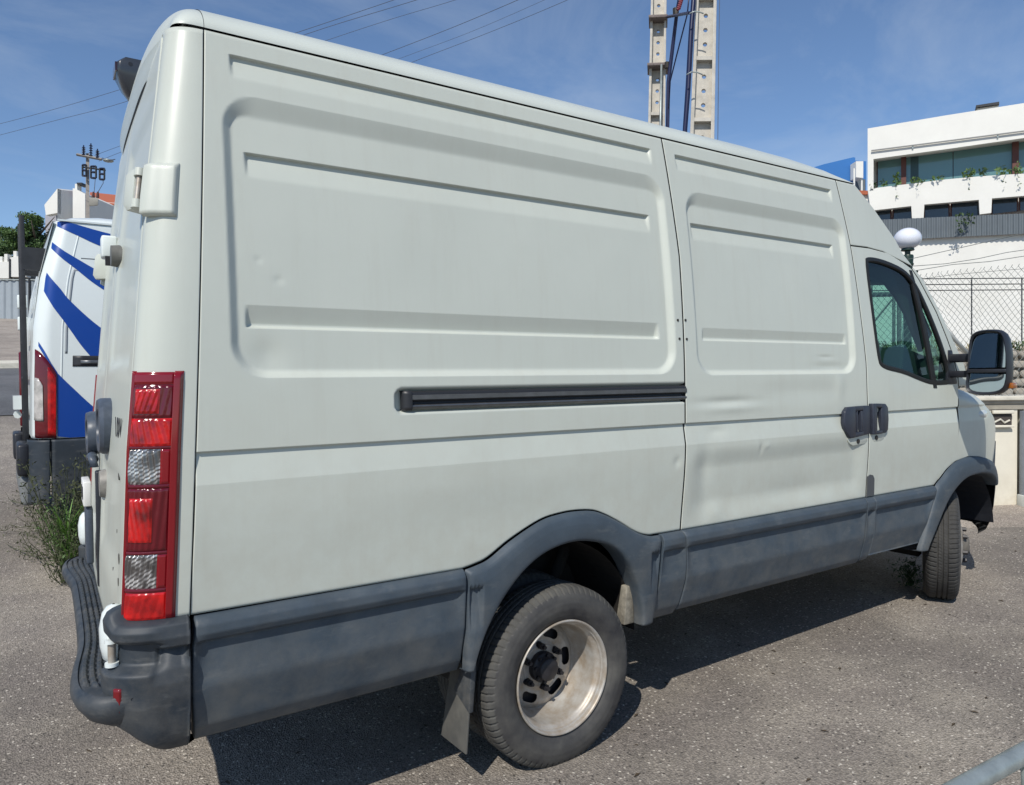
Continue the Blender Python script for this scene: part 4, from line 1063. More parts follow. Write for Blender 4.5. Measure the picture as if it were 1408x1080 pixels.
# bumper corners
for sg in (1, -1):
    ths = np.r_[-.06, np.linspace(0, P2_, 50)]; zs = np.r_[.44, .455, .47, .49, .52, np.linspace(.55, .86, 70), .864, .866]
    TH, Z = np.meshgrid(ths, zs, indexing='ij')
    k = sst(TH, .25, .55)
    base_lo = np.interp(Z, [.44, .455, .47, .49, .52, .60, .70], [-.03, .002, .020, .032, .040, .050, .052])
    lip = np.interp(Z, [.775, .785, .80, .83, .852, .862, .866], [.012, .034, .044, .046, .036, .018, .0])
    rec = .013+.0*Z
    hi_rear = np.where(Z > .776, lip, np.interp(Z, [.692, .712, .776], [.052, .012, .012])); lo_rear = np.where(Z < .692, base_lo, hi_rear)
    # side part: same roll / undercut as the cladding but fuller
    side_p = np.interp(Z, [.44, .455, .50, .62, .700, .748, .756, .765, .80, .85, .862, .866], [-.03, .0, .030, .044, .046, .030, .030, .040, .044, .036, .018, 0])
    off = side_p*(1-k)+lo_rear*k
    cutx = sst(TH, .05, .08)*sst(.46-TH, 0, .02); off = off-.024*cutx*np.where(Z < .756, sst(.757-Z, 0, .004)*np.clip((Z-.66)/.09, 0, 1), 0)
    Pn = corner(np.clip(TH, 0, 9), np.maximum(Z, .45), off); Zt = .832+.034*sst(TH, 1.1, 1.4); Pn[..., 2] = np.where(Z > .75, .75+(Z-.75)*(Zt-.75)/.116, Z)
    zlow_ = .075*sst(TH, .3, 1.2); Pn[..., 2] = np.where(Pn[..., 2] < .60, .60-(.60-Pn[..., 2])*(1-zlow_/.16*1.0), Pn[..., 2])
    Pn[0, :, 0] = xseam(.83)-.006; Pn[0, :, 1] = Pn[1, :, 1]+.0; Pn[1, :, 0] = xseam(.83)-.010
    Pn[0, :, 1] += .006
    Q = np.pad(Pn, ((1, 1), (1, 1), (0, 0)), mode='edge'); Q[0, :, 1] += .06; Q[-1, :, 0] += .04; Q[-1, :, 1] += .03; Q[1:-1, 0, 1] += .06; Q[1:-1, 0, 0] += .06; Q[1:-1, -1, 1] += .05; Q[1:-1, -1, 0] += .02
    # widen the lower body towards the step
    wlow = sst(.70-Q[..., 2], 0, .05); Q[..., 0] -= .0*wlow
    bc = fast_grid('bumper_corner', Q if sg > 0 else mirrored(Q), plastic_d, van, flip=(sg > 0))
    corner_grid('reflector', .90, 1.02, .596, .660, .057, reflector_m, van, 6, 8, sg, skirt=.02)
# rear step
so = cr([(-1.46, -.975), (-1.505, -.985), (-1.555, -.970), (-1.592, -.930), (-1.614, -.87), (-1.622, -.79), (-1.618, -.68), (-1.608, -.58), (-1.597, -.47), (-1.592, -.36), (-1.590, -.15), (-1.590, 0.)], 6)
so2 = so.copy()[::-1]; so2[:, 1] *= -1
outl = np.vstack([so, so2[1:]])
rows = []
for i, (x, y) in enumerate(outl):
    t = abs(y); xin = -1.455
    lift = .0
    row = []
    nx = max(0., min(1., (xin-x)/.02)); cx_, cy_ = -1.30, max(-.78, min(.78, y))
    dv = np.array([cx_-x, cy_-y]); dv /= np.linalg.norm(dv)
    for d_in, z in ((.16, .528), (.105, .530), (.060, .540), (.028, .560), (.008, .588), (0, .608), (.003, .624), (.010, .635), (.020, .639)):
        row.append((x+dv[0]*d_in, y+dv[1]*d_in, z))
    rows.append(row)
step = MB().grid(np.array(rows)).build('rear_step', plastic_d, van, smooth=True)
# tread area with ribs: grid across (inner edge -> outer edge) and along y
ny = 420; nx_ = 90
ysn = np.linspace(-1.0, 1.0, ny); tt = np.linspace(0, 1, nx_)
xo = np.interp(ysn, outl[6:-6, 1][np.argsort(outl[6:-6, 1])], outl[6:-6, 0][np.argsort(outl[6:-6, 1])])+.018
Y, T = np.meshgrid(ysn, tt, indexing='ij'); X = -1.40+(xo[:, None]+1.40)*T
rib = np.zeros_like(X)
ph = (T-.46)/.50; nr = 5; u_ = ph*nr; fr = u_ % 1
grv = (ph > 0)*(ph < 1)*sst(.5-np.abs(fr-.5), .10, .22)
blk = (Y*24) % 1; bl = sst(.5-np.abs(blk-.5), .05, .17)
near = (np.abs(Y) < .93-.10*np.clip(ph, 0, 1))
rib = .010*grv*(.10+.90*bl)*near*sst(.95-np.abs(Y), 0, .06)
Z = .636+rib-.004*sst(T, .95, 1)
fast_grid('step_tread', np.stack([X, Y, Z], -1), plastic_d, step, flip=True)
MB().box((-1.47, -.90, .50), (-1.38, .90, .633)).build('bumper_beam', under, van)
# bits on the rear doors
mb = MB(); mb.hexa([(-1.535, -.34, 1.235), (-1.48, -.40, 1.225), (-1.46, -.34, 1.225), (-1.48, -.08, 1.24), (-1.52, -.34, 1.42), (-1.465, -.39, 1.44), (-1.45, -.34, 1.44), (-1.465, -.08, 1.43)])
def recess_handle(y0, y1, z0, z1, m_, par, prot=.03):
    xb = float(xrear(1.3))-.010
    ring = round_poly([(y0, z0), (y1, z0), (y1, z1), (y0, z1)], 2)
    c = ring.mean(0); rows = []
    for dx, sc in ((.02, 1.0), (-prot*.6, 1.0), (-prot, .93), (-prot, .62), (-prot*.2, .55), (-prot*.1, .02)):
        rows.append([(xb+dx, c[0]+(p[0]-c[0])*sc, c[1]+(p[1]-c[1])*sc) for p in ring])
    rows = np.array(rows); rows = np.concatenate([rows, rows[:, :1]], 1)
    o = MB().grid(rows).build('door_handle', m_, par, smooth=True, split=35)
    MB().box((xb-prot*.9, (y0+y1)/2-.012, z0+.01), (xb-.002, (y0+y1)/2+.012, z1-.01)).build('handle_bar', m_, o, bevel=.004)
    return o
slate = mat('slate_plastic', (.06, .075, .10), .4, noise=(40, .2))
recess_handle(-.42, -.14, 1.235, 1.425, slate, rd, .030)
recess_handle(.10, .38, 1.19, 1.36, slate, rdl, .045)
# oval lock cover
mb = MB(); mb.tube([(-1.478, -.12, 1.11), (-1.506, -.12, 1.11)], [.058, .046], 28); mb.build('lock_cover', mat('weathered_grey', (.22, .21, .19), .5, noise=(30, .3)), rd, smooth=True, split=40)
mb = MB(); mb.tube([(-1.515, .05, 1.155), (-1.515, .05, 1.185), (-1.515, .14, 1.19), (-1.515, .30, 1.17)], .018, 10); mb.build('plate_lamp_bar', slate, rdl, smooth=True)
mb = MB(); mb.box((-1.515, -.07, .72), (-1.485, -.015, 1.15)); mb.build('door_closing_bar', black_pl, rd, bevel=.006)
mb = MB(); mb.box((-1.545, .06, .78), (-1.52, .20, 1.0)); mb.build('lamp_bracket', slate, rdl, bevel=.008)
pl = mat('plate_white', (.75, .75, .72), .4)
mb = MB(); mb.box((-1.552, .05, 1.005), (-1.525, .24, 1.10)); o = mb.build('number_plate', pl, rdl, bevel=.004)
mb = MB(); mb.box((-1.554, .07, 1.03), (-1.5525, .085, 1.08)); mb.box((-1.554, .085, 1.03), (-1.5525, .11, 1.042)); mb.box((-1.554, .15, 1.03), (-1.5525, .165, 1.08)); mb.build('plate_marks', black_pl, o)
# high latch with white bracket
mb = MB(); mb.tube([(-1.40, -.10, 1.945), (-1.452, -.10, 1.945)], [.044, .038], 24); mb.build('roof_latch', mat('latch_grey', (.12, .12, .11), .5, noise=(30, .3)), rd, smooth=True, split=40)
mb = MB(); mb.box((-1.475, .02, 1.955), (-1.42, .09, 2.04)); o = mb.build('latch_bracket', paint2, rdl, bevel=.008)
mb = MB(); mb.box((-1.463, .015, 1.925), (-1.44, .03, 1.96)); mb.build('latch_hook', hub_m, o)
# round holes with bungs
for y, z, r in ((-.80, .971, .016), (-.70, 1.20, .013), (-.80, .905, .012), (-.62, 1.02, .006), (-.60, .90, .006)):
    xx = float(xrear(z))-.012*(1-(y/.90)**2)+.010*float(sst(abs(y), .10, .14)*sst(.80-abs(y), 0, .05)*sst(z, .86, .95)*sst(1.22-z, 0, .06))
    MB().tube([(xx+.01, y, z), (xx-.001, y, z)], r, 14).build('bung', nut_m, rd, smooth=True, split=40)
# third brake light
ring = []
rows = []
for z, x0, w_ in ((2.565, -1.375, .04), (2.595, -1.395, .055), (2.65, -1.420, .065), (2.680, -1.418, .065), (2.700, -1.395, .06)):
    rows.append([(-1.25, -w_, z+.0), (x0+.01, -w_, z), (x0, -w_+.02, z), (x0, w_-.02, z), (x0+.01, w_, z), (-1.25, w_, z)])
rows = np.array(rows); mb = MB().grid(rows); mb.add(rows[0], [(0, 1, 2, 3, 4, 5)]); mb.add(rows[-1], [(0, 1, 2, 3, 4, 5)])
bl_ = mb.build('high_brake_light', mat('smoked_black', (.03, .035, .045), .28, coat=.4), van, bevel=.006)
mb = MB(); mb.box((-1.4215, -.055, 2.645), (-1.40, .055, 2.678)); mb.build('brake_lens', mat('smoked_red', (.03, .010, .014), .2, coat=.6), bl_)
mb = MB(); mb.tube([(-1.37, -.0655, 2.675), (-1.37, -.055, 2.675)], .008, 12); mb.build('screw', black_pl, bl_)
# badge
cu = bpy.data.curves.new('badge', 'FONT'); cu.body = '10V'; cu.size = .085; cu.extrude = .0006; cu.offset = .0012; cu.space_character = 1.15; cu.align_x = 'LEFT'
ob = bpy.data.objects.new('badge_tmp', cu); COL.objects.link(ob)
dg = bpy.context.evaluated_depsgraph_get(); me = bpy.data.meshes.new_from_object(ob.evaluated_get(dg)); bpy.data.objects.remove(ob)
# the rear face is not quite square to the sides: measured skew of the tail
for q in [o_ for o_ in bpy.data.objects if o_.type == 'MESH']:
    r_ = q
    while r_.parent is not None: r_ = r_.parent
    if r_ is not van: continue
    if q.parent is not None and q.parent.name.startswith('wheel'): continue
    md = q.data; co = np.empty(len(md.vertices)*3, np.float32); md.vertices.foreach_get('co', co); co = co.reshape(-1, 3)
    k_ = sst(-1.0-co[:, 0], 0, .25)
    if k_.max() <= 0: continue
    co[:, 0] += .048*(co[:, 1]+.93)*k_; md.vertices.foreach_set('co', co.reshape(-1)); md.update()
o = bpy.data.objects.new('badge', me); COL.objects.link(o); me.materials.append(black_pl)
# text faces -X: local x -> world -Y (read from behind: left is +Y)
R3 = Matrix(((0, 0, -1), (-1, 0, 0), (0, 1, 0))).to_4x4(); xb = float(xrear(1.34))-.012*(1-(.70/.88)**2)
o.matrix_world = Matrix.Translation((xb+.0085, -.60, 1.315)) @ R3; o.parent = rd
# ------------------------------------------------------------------ second van
v2 = thing('striped_van', 'white high-roof van with blue swoosh stripes and black rear ladder behind the big van', 'van', (0, 0, 0))
Y2 = 3.10
def y2(z): return Y2+.055*np.clip(z-1.2, 0, 9)**2+.03*np.clip(1.0-z, 0, 9)
def xr2(z): return np.interp(z, [.5, 1.5, 1.87, 2.23, 2.66], [-1.575, -1.560, -1.545, -1.500, -1.40])
CR = .14
def S2(s, z, off=0.):
    """s<0 round the rear corner (arc), s>=0 along the side"""
    s = np.asarray(s, float); z = np.asarray(z, float); s, z = np.broadcast_arrays(s, z)
    th = np.clip(-s/CR, 0, math.pi/2); xc = xr2(z)+.11
    fade = sst(s, 0, 1.6)
    xc = xc*(1-fade)+(-1.45)*fade
    x = np.where(s >= 0, xc+s, xc-.11*np.sin(th)-off*np.sin(th)); y = y2(z)+CR*(1-np.cos(th))-off*np.cos(th)
    return np.stack([x, y, z], -1)
def side2(name, s0, s1, z0, z1, m_, par, off=0, ns=30, nz=30, skirt=.02, sides=(1,)):
    Sg, Z = np.meshgrid(np.linspace(s0, s1, ns), np.linspace(z0, z1, nz), indexing='ij'); Pn = S2(Sg, Z, off)
    Q = np.pad(Pn, ((1, 1), (1, 1), (0, 0)), mode='edge')
    for sl in ((0, slice(None)), (-1, slice(None)), (slice(None), 0), (slice(None), -1)): Q[sl+(1,)] += skirt
    res = []
    for sd_ in sides:
        R_ = Q.copy()
        if sd_ < 0: R_[..., 1] = 2*(Y2+1.0)-R_[..., 1]
        res.append(fast_grid(name, R_, m_, par, flip=(sd_ < 0)))
    return res
CORN = -CR*math.pi/2
side2('rear_pillar', CORN, .345, 1.068, 2.66, paint2, v2, ns=40, nz=60, sides=(1, -1))
sp_ = side2('side_panel', .352, 3.3, 1.068, 2.66, paint2, v2, ns=60, nz=60, sides=(1, -1))
side2('lower_trim', CORN, -.005, .60, 1.060, plastic_d, v2, off=.03, ns=24, sides=(1, -1))
side2('lower_trim', .003, .80, .58, 1.060, plastic_d, v2, off=.022, sides=(1, -1))
side2('lower_trim', 1.75, 3.3, .58, 1.060, plastic_d, v2, off=.022, sides=(1, -1))
# roof, back, front
P = []
for x in np.r_[-1.40, -1.385, -1.35, -1.28, np.linspace(-1.1, 1.9, 20)]:
    k = float(sst(x, -1.41, -1.2)); row = []
    ye = 1.0-float(y2(2.66)-Y2)-.002
    for th in np.linspace(-math.pi/2, math.pi/2, 49):
        c = math.sin(th); row.append((x, Y2+1.0+ye*c*(1-.10*(1-k)), 2.664+.115*(max(0, 1-abs(c)**2.6)**.55)*(.25+.75*k)))
    P.append(row)
fast_grid('roof', np.array(P), paint2, v2, flip=True)
P = []
for z in np.linspace(1.068, 2.66, 30): P.append([(float(xr2(z))-.0, y, z) for y in np.linspace(Y2+CR+.008, Y2+.996, 10)])
bd = fast_grid('rear_door', np.array(P), paint2, v2, flip=True)
Pm = np.array(P); Pm[..., 1] = 2*(Y2+1)-Pm[..., 1]; bd2 = fast_grid('rear_door', Pm, paint2, v2)
mb = MB(); mb.box((-1.64, Y2+.12, .58), (-1.50, Y2+1.88, .80)); mb.build('rear_bumper', mat('grey_bumper', (.18, .19, .19), .6, noise=(8, .3)), v2, bevel=.03, seg=3)  # lighter grey than the corner trim
for q in (.30, 1.70):
    mb = MB(); mb.box((-1.66, Y2+q-.22, .80), (-1.58, Y2+q+.22, 1.03)); mb.build('bumper_pad', black_pl, v2, bevel=.02)
MB().box((-1.25, Y2+.12, .62), (3.0, Y2+1.88, 2.60)).build('van_lining', dark, v2)
# nose, bonnet and glass of the second van
def sec(x, zt, ins=.0):
    ye = .99-ins; return [(x, Y2+1-ye, .45), (x, Y2+1-ye, .95), (x, Y2+1-ye+.02, zt-.06), (x, Y2+1-ye+.09, zt), (x, Y2+1, zt+.03), (x, Y2+1+ye-.09, zt), (x, Y2+1+ye-.02, zt-.06), (x, Y2+1+ye, .95), (x, Y2+1+ye, .45)]
P = np.array([sec(1.90, 2.66), sec(2.15, 2.62, .04), sec(2.75, 1.75), sec(3.3, 1.55), sec(3.95, 1.30, .05), sec(4.15, 1.05, .15), sec(4.18, .5, .2)])
MB().grid(P[2:]).build('cab_shell', paint2, v2, smooth=True, split=35)
MB().grid(P[:3]).build('windscreen', win_d, v2)
# stripes: measured polylines inverted onto the side surface
sg_, zg_ = np.meshgrid(np.linspace(CORN, 1.2, 420), np.linspace(.5, 2.7, 420), indexing='ij')
pg = S2(sg_, zg_)-CAM; dz_ = pg@FV; ug = 704+FPX*(pg@RV)/dz_; vg = 540-FPX*(pg@UV)/dz_
def inv2(u, v):
    i = np.argmin((ug-u)**2+(vg-v)**2); return float(sg_.flat[i]), float(zg_.flat[i])
def stripe(top, bot, m_=blue_m, ext=1.7, name='blue_stripe'):
    T = [inv2(*p) for p in top]; B = [inv2(*p) for p in bot]
    if ext:
        for L_ in (T, B):
            (s0, z0), (s1, z1) = L_[-2], L_[-1]; g_ = (z1-z0)/(s1-s0)
            for k in range(1, 7): L_.append((s1+ext*k/6, z1+g_*ext*k/6*.75))
    T, B = cr(T, 6), cr(B, 6); n = max(len(T), len(B))
    rs = lambda L_: np.stack([np.interp(np.linspace(0, 1, n), np.linspace(0, 1, len(L_)), L_[:, i]) for i in (0, 1)], 1)
    T, B = rs(T), rs(B); k = np.linspace(0, 1, 9)[None, :, None]; G = T[:, None]*(1-k)+B[:, None]*k
    G[..., 1] = np.clip(G[..., 1], 1.07, 2.655)
    fast_grid(name, S2(G[..., 0], G[..., 1], .003), m_, v2)
stripe([(79, 302), (103, 308), (142, 319.5)], [(78.5, 311), (103, 323), (136, 337.5)])
stripe([(72, 333), (103, 354), (142, 376)], [(71, 342), (101, 368), (141, 398)])
stripe([(64.5, 375), (80, 394), (97, 414), (137, 450)], [(60.5, 400), (77, 427), (94, 451), (122, 487)])
stripe([(78, 512), (100, 534), (131, 562)], [(79, 600), (100, 602.5), (131, 602.5)], ext=.8)
stripe([(53, 470), (62, 484), (79, 512)], [(53, 476), (62, 491), (79, 519)], ext=0)
# tail light, rail, panel lines
def patch(name, pts_top, pts_bot, m_, off, par, n=14):
    T = cr([inv2(*p) for p in pts_top], 6); B = cr([inv2(*p) for p in pts_bot], 6); nn = 20
    rs = lambda L_: np.stack([np.interp(np.linspace(0, 1, nn), np.linspace(0, 1, len(L_)), L_[:, i]) for i in (0, 1)], 1)
    T, B = rs(T), rs(B); k = np.linspace(0, 1, n)[None, :, None]; G = T[:, None]*(1-k)+B[:, None]*k
    Pn = S2(G[..., 0], G[..., 1], off); Q = np.pad(Pn, ((1, 1), (1, 1), (0, 0)), mode='edge')
    Q[0, :, 1] += .02; Q[-1, :, 1] += .02; Q[1:-1, 0, 1] += .02; Q[1:-1, -1, 1] += .02
    return fast_grid(name, Q, m_, par)
tl2 = patch('tail_light', [(50, 480), (58, 486), (70, 502), (77.5, 515)], [(50, 602), (58, 603), (70, 603), (77.5, 603)], redbase, .012, v2)
patch('lens_edge', [(66, 505), (70, 508), (77, 520)], [(66, 600), (70, 600), (77, 600)], redlens, .015, tl2)
patch('clear_lens', [(50, 519), (55, 521), (60, 530)], [(50, 578), (55, 579), (61, 579)], mat('grey_lens', (.42, .40, .38), .2, coat=.6, noise=(18, .4)), .018, tl2)
mb = MB()
for z0, z1, y in ((1.07, 1.75, 1.90),): mb.box((-1.60, Y2+y-.03, z0), (-1.50, Y2+y+.06, z1))
mb.build('tail_light', redbase, v2, bevel=.01)
s0, z0 = inv2(100, 489); s1, z1 = inv2(136, 504)
side2('side_door_rail', s0, 2.2, z1, z0, rail_d, v2, off=.004, nz=6)
side2('rail_strip', s0+.05, 2.2, z1+.02, z1+.045, rail_m, v2, off=.010, nz=4)
line_m = mat('seam_dark', (.10, .11, .12), .7)  # dark grey for the panel seam line
s0, z0 = inv2(102, 372); s1, z1 = inv2(101, 486)
side2('panel_groove', s0-.006, s0+.010, z1, z0, mat('seam_grey', (.28, .31, .33), .6), v2, off=.002, ns=3)
side2('panel_groove', s0, 2.4, z0-.004, z0+.010, mat('seam_grey', (.28, .31, .33), .6), v2, off=.0022, nz=3)
s0, z0 = inv2(111, 356); side2('panel_groove', s0, 2.4, z0, z0+.006, line_m, v2, off=.002, nz=3)
s0, z0 = inv2(88, 420); side2('panel_ridge', s0, s0+.012, 1.08, 2.62, paint2, v2, off=.0012, ns=3, skirt=.001)
mb = MB(); mb.grid(np.array([[(x, Y2+.052+.055*1.46**2*0+float(y2(2.66)-Y2)-.05, 2.655), (x, float(y2(2.66))-.012, 2.655), (x, float(y2(2.66))-.012, 2.668), (x, float(y2(2.66))+.03, 2.672)] for x in np.linspace(-1.38, 1.9, 12)])).build('roof_gutter', paint2, v2)
for z in (1.25, 2.15, 1.95):
    mb = MB(); mb.box((-1.60, Y2+1.90, z), (-1.52, Y2+2.02, z+.12)); mb.build('door_hinge', paint2, v2, bevel=.008)
mb = MB(); mb.tube([(-1.63, Y2+1.2, 1.20), (-1.63, Y2+1.35, 1.20)], .03, 8); mb.box((-1.66, Y2+1.05, 1.25), (-1.56, Y2+1.35, 1.36)); mb.build('door_handle', paint2, v2)
for sg in (0, 1):
    for xw in (-.18, 3.2):
        wh = bpy.data.objects.new('wheel', None); COL.objects.link(wh); wh.parent = v2
        yy = Y2+.16 if sg == 0 else Y2+1.84; wh.location = (xw, yy, float(gz(xw, yy))+.345); wh.rotation_euler = (0, 0, math.pi if sg else 0)
        t = bpy.data.objects.new('tyre', tyre_mesh); COL.objects.link(t); t.parent = wh
        fast_grid('rim', revolve([(-.066, .202), (-.08, .219), (-.087, .2135), (-.072, .2055), (-.060, .20), (-.05, .17), (-.045, .1), (-.07, .06), (-.07, .001)], 48), grey_met, wh)
# ladder
ld = mb = MB()
for yy in (3.60, 3.98): mb.box((-1.607, yy-.015, .82), (-1.572, yy+.015, 2.74))
lad = mb.build('rear_ladder', black_met, v2, bevel=.004)
for z in np.arange(.95, 2.7, .28): MB().tube([(-1.59, 3.60, z), (-1.59, 3.98, z)], .014, 8).build('rung', black_met, lad)
for z0, z1, xe in ((2.33, 2.50, -1.42), (.90, 1.02, -1.50)):
    for yy in (3.60, 3.98): MB().box((-1.59, yy-.02, z0), (xe, yy+.02, z1)).build('ladder_bracket', black_met, lad)

# ------------------------------------------------------------------ generic builders for measured flat things
def hdir(u):   # horizontal viewing direction of a pixel column
    d = ray(u, 540); d = np.array([d[0], d[1], 0]); return d/np.linalg.norm(d)
class Pl:
    """vertical plane through pixel (u,v) at depth D, along horizontal direction yaw degrees"""
    def __init__(s, u, v, D, yaw):
        s.o = atd(u, v, D); a = math.radians(yaw); s.t = np.array([math.cos(a), math.sin(a), 0]); s.n = np.array([-s.t[1], s.t[0], 0])
        if np.dot(s.n, s.o-CAM) < 0: s.n = -s.n           # n points away from the camera
    def at(s, u, v, back=0.):
        d = ray(u, v); o = s.o+s.n*back; return CAM+d*(np.dot(o-CAM, s.n)/np.dot(d, s.n))
    def poly(s, pts, back, thick, name, m_, par, bevel=0):
        P_ = [s.at(u, v, back) for u, v in pts]; return MB().prism(P_, s.n*thick).build(name, m_, par, bevel=bevel)
    def sz(s, p): q = p-s.o; return np.dot(q, s.t), q[2]
    def pt(s, a, z, back=0.): return np.array([*(s.o+s.t*a+s.n*back)[:2], z])
VY = math.degrees(YAW)
# ------------------------------------------------------------------ white building on the right
F = Pl(1300, 300, 35, -63)
wb = thing('white_building', 'large white modern building on the slope with long teal window band and planters', 'building')
top = [(1193, 177), (1300, 159), (1408, 142), (1520, 126)]
F.poly(top+[(1520, 172), (1408, 190), (1300, 205.5), (1201, 219), (1201, 262), (1193, 263)], 0, .35, 'parapet', white_wall, wb)
F.poly([(1193.2, 177.5), (1300, 159.5), (1408, 142.5), (1520, 126.5), (1520, 300), (1193.2, 303)], 1.3, 8.0, 'building_core', white_wall, wb)
F.poly([(1193.2, 177.2), (1193.2, 330), (1198, 330), (1198, 177)], .36, 1.0, 'end_wall', white_wall, wb)
F.poly([(1202, 218), (1408, 189.5), (1520, 171.5), (1520, 169), (1408, 187), (1202, 215)], .35, .94, 'soffit', white_wall, wb)
F.poly([(1193.5, 262.5), (1206, 258.5), (1300, 247), (1350, 242.5), (1408, 239), (1520, 234), (1520, 262), (1408, 269.5), (1364, 273), (1363, 293), (1347, 295), (1346, 275), (1271, 281.5), (1270, 300), (1254, 302), (1253, 283.5), (1197, 290)], 0, .35, 'balcony_wall', white_wall, wb)
F.poly([(1198, 206.5), (1300, 193.5), (1408, 179.5), (1520, 163.5), (1520, 165), (1408, 181), (1300, 195), (1198, 208)], -.12, .06, 'parapet_rail', mat('rail_grey', (.22, .22, .21), .5), wb)
for u, v in ((1255, 200.5), (1372, 185.5)): F.poly([(u-1, v), (u+1, v), (u+1, v+4), (u-1, v+4)], -.08, .08, 'rail_bracket', grey_met, wb)
def wband(u0, u1, tp, bt, m_, nm, par=wb, back=1.0):
    return F.poly([(u0, tp(u0)), (u1, tp(u1)), (u1, bt(u1)), (u0, bt(u0))], back, .06, nm, m_, par)
tp = lambda u: 216-(u-1205)*.139; bt = lambda u: 262-(u-1205)*.115
wins = [(1207, 1239), (1246, 1310), (1311, 1392), (1401, 1460), (1466, 1520)]
for a, b in wins:
    fr = F.poly([(a-1.5, tp(a)-2), (b+1.5, tp(b)-2), (b+1.5, bt(b)+2), (a-1.5, bt(a)+2)], 1.12, .10, 'window', wood_m, wb)
    F.poly([(a, tp(a)+3), (b, tp(b)+3), (b, bt(b)), (a, bt(a))], 1.06, .05, 'pane', win_m, fr)
for a, b in ((1239, 1246), (1392, 1401), (1460, 1466)): F.poly([(a, tp(a)), (b, tp(b)), (b, bt(b)), (a, bt(a))], .85, .35, 'window_mullion', wood_m, wb)
F.poly([(1252, tp(1252)+3), (1263, tp(1263)+3), (1263, bt(1263)), (1252, bt(1252))], 1.055, .004, 'curtain', mat('curtain_dark', (.03, .07, .075), .4), wb)
for a, b in ((1200, 1224), (1229, 1253), (1272, 1304), (1309, 1346), (1365, 1398), (1403, 1450)):
    t2 = lambda u: 290-(u-1197)*.117
    fr = F.poly([(a-2, t2(a)-5), (b+2, t2(b)-5), (b+2, t2(b)+24), (a-2, t2(a)+24)], .75, .08, 'window', wood_m, wb)
    F.poly([(a, t2(a)-3), (b, t2(b)-3), (b, t2(b)+24), (a, t2(a)+24)], .70, .04, 'pane', win_d, fr)
ch = F.poly([(1343, 152), (1373, 148), (1373, 144.5), (1343, 148.5)], .8, 1.2, 'chimney', white_wall, wb)
F.poly([(1342, 148), (1374, 143.5), (1374, 140), (1342, 145)], .6, 1.6, 'chimney_cap', black_met, ch)
F.poly([(1150, 334), (1240, 331), (1320, 326.5), (1408, 322.5), (1520, 317), (1520, 520), (1150, 520)], .2, .4, 'lower_wall', white_wall, wb)
# corrugated hoarding in front
cf = thing('grey_hoarding', 'dark grey corrugated metal hoarding below the lower windows of the white building', 'fence')
A_, B_ = F.at(1150, 305, -.08), F.at(1520, 289, -.08); C_, D_ = F.at(1150, 334, -.08), F.at(1520, 316, -.08)
L_ = np.linalg.norm((B_-A_)[:2]); n = int(L_/.05); P = []
for i in range(n+1):
    t = i/n; o_ = F.n*(.02 if i % 4 in (0, 1) else -.02); P.append([A_+(B_-A_)*t+o_, C_+(D_-C_)*t+o_])
MB().grid(np.array(P)).build('corrugated_sheet', corr_m, cf)
# planters' greenery
def clump(mb, c, r, n, s, flat=1.0, g=rng):
    c = np.array(c)
    for _ in range(n):
        d = g.normal(size=3); d /= np.linalg.norm(d)+1e-9; p = c+d*np.array(r)*g.uniform(.25, 1)**.6
        a = g.normal(size=3); a /= np.linalg.norm(a); b = np.cross(a, g.normal(size=3)); b /= np.linalg.norm(b)+1e-9
        q = s*g.uniform(.6, 1.3); mb.add([p-a*q, p-b*q*.5, p+a*q, p+b*q*.5], [(0, 1, 2, 3)])
for (u, v, rr, hh, n) in ((1233, 247, .35, .45, 70), (1333, 239, .42, .33, 90), (1352, 237, .30, .25, 40), (1380, 236, .55, .3, 70), (1400, 232, .3, .4, 50), (1262, 249, .5, .22, 50), (1215, 252, .3, .25, 25), (1290, 246, .6, .15, 30), (1430, 229, .5, .4, 70), (1200, 255, .25, .3, 20)):
    mb = MB(); p = F.at(u, v, .1); clump(mb, p, (rr, rr*.6, hh*.8), int(n*.7), .10); mb.tube([p-np.array([0, 0, hh+.1]), p], .02, 5)
    if n > 40: clump(mb, p-np.array([0, 0, hh*1.6])-F.n*.25, (.10, .1, .4), 6, .06)
    pp = mb.build('planter_plant', leaf_a if n % 20 else leaf_b, wb, fixn=False); pp['kind'] = 'stuff'
mb = MB(); clump(mb, F.at(1328, 300, -.5), (.9, .2, .35), 60, .09); clump(mb, F.at(1322, 312, -.5), (.3, .2, .4), 25, .08)
o = mb.build('climbing_plant', leaf_b, None, fixn=False); tag(o, 'dark straggly climber hanging on the grey hoarding', 'plant', kind='stuff')

# blue building
G_ = Pl(1160, 240, 60, -35)
bb = thing('blue_building', 'small bright blue building showing just above the van roof', 'building')
G_.poly([(1120, 230), (1133, 226), (1173, 216.5), (1176, 217), (1176, 300), (1120, 300)], 0, 6, 'wall', bluebld, bb)
G_.poly([(1176, 221), (1191, 222), (1191, 300), (1176, 300)], 1.5, 5, 'side_wall', bluebld, bb)
G_.poly([(1177, 222), (1187, 222), (1187, 245), (1177, 244)], -1.2, 1.0, 'rooftop_unit', white_wall, bb)
MB().tube([G_.at(1174.5, 232, -1.3), G_.at(1174.5, 290, -1.3)], .07, 8).build('vent_pipe', white_wall, bb)
MB().tube([G_.at(1185, 245, -1.0), G_.at(1185, 290, -1.0)], .07, 8).build('vent_pipe', white_wall, bb)
G_.poly([(1176, 245), (1190, 247), (1190, 300), (1176, 300)], .6, .3, 'dark_panel', corr_m, bb)
G2 = Pl(1190, 266, 45, -35)
rh = thing('low_house', 'low pale house with a strip of red tile beside the white building', 'house')
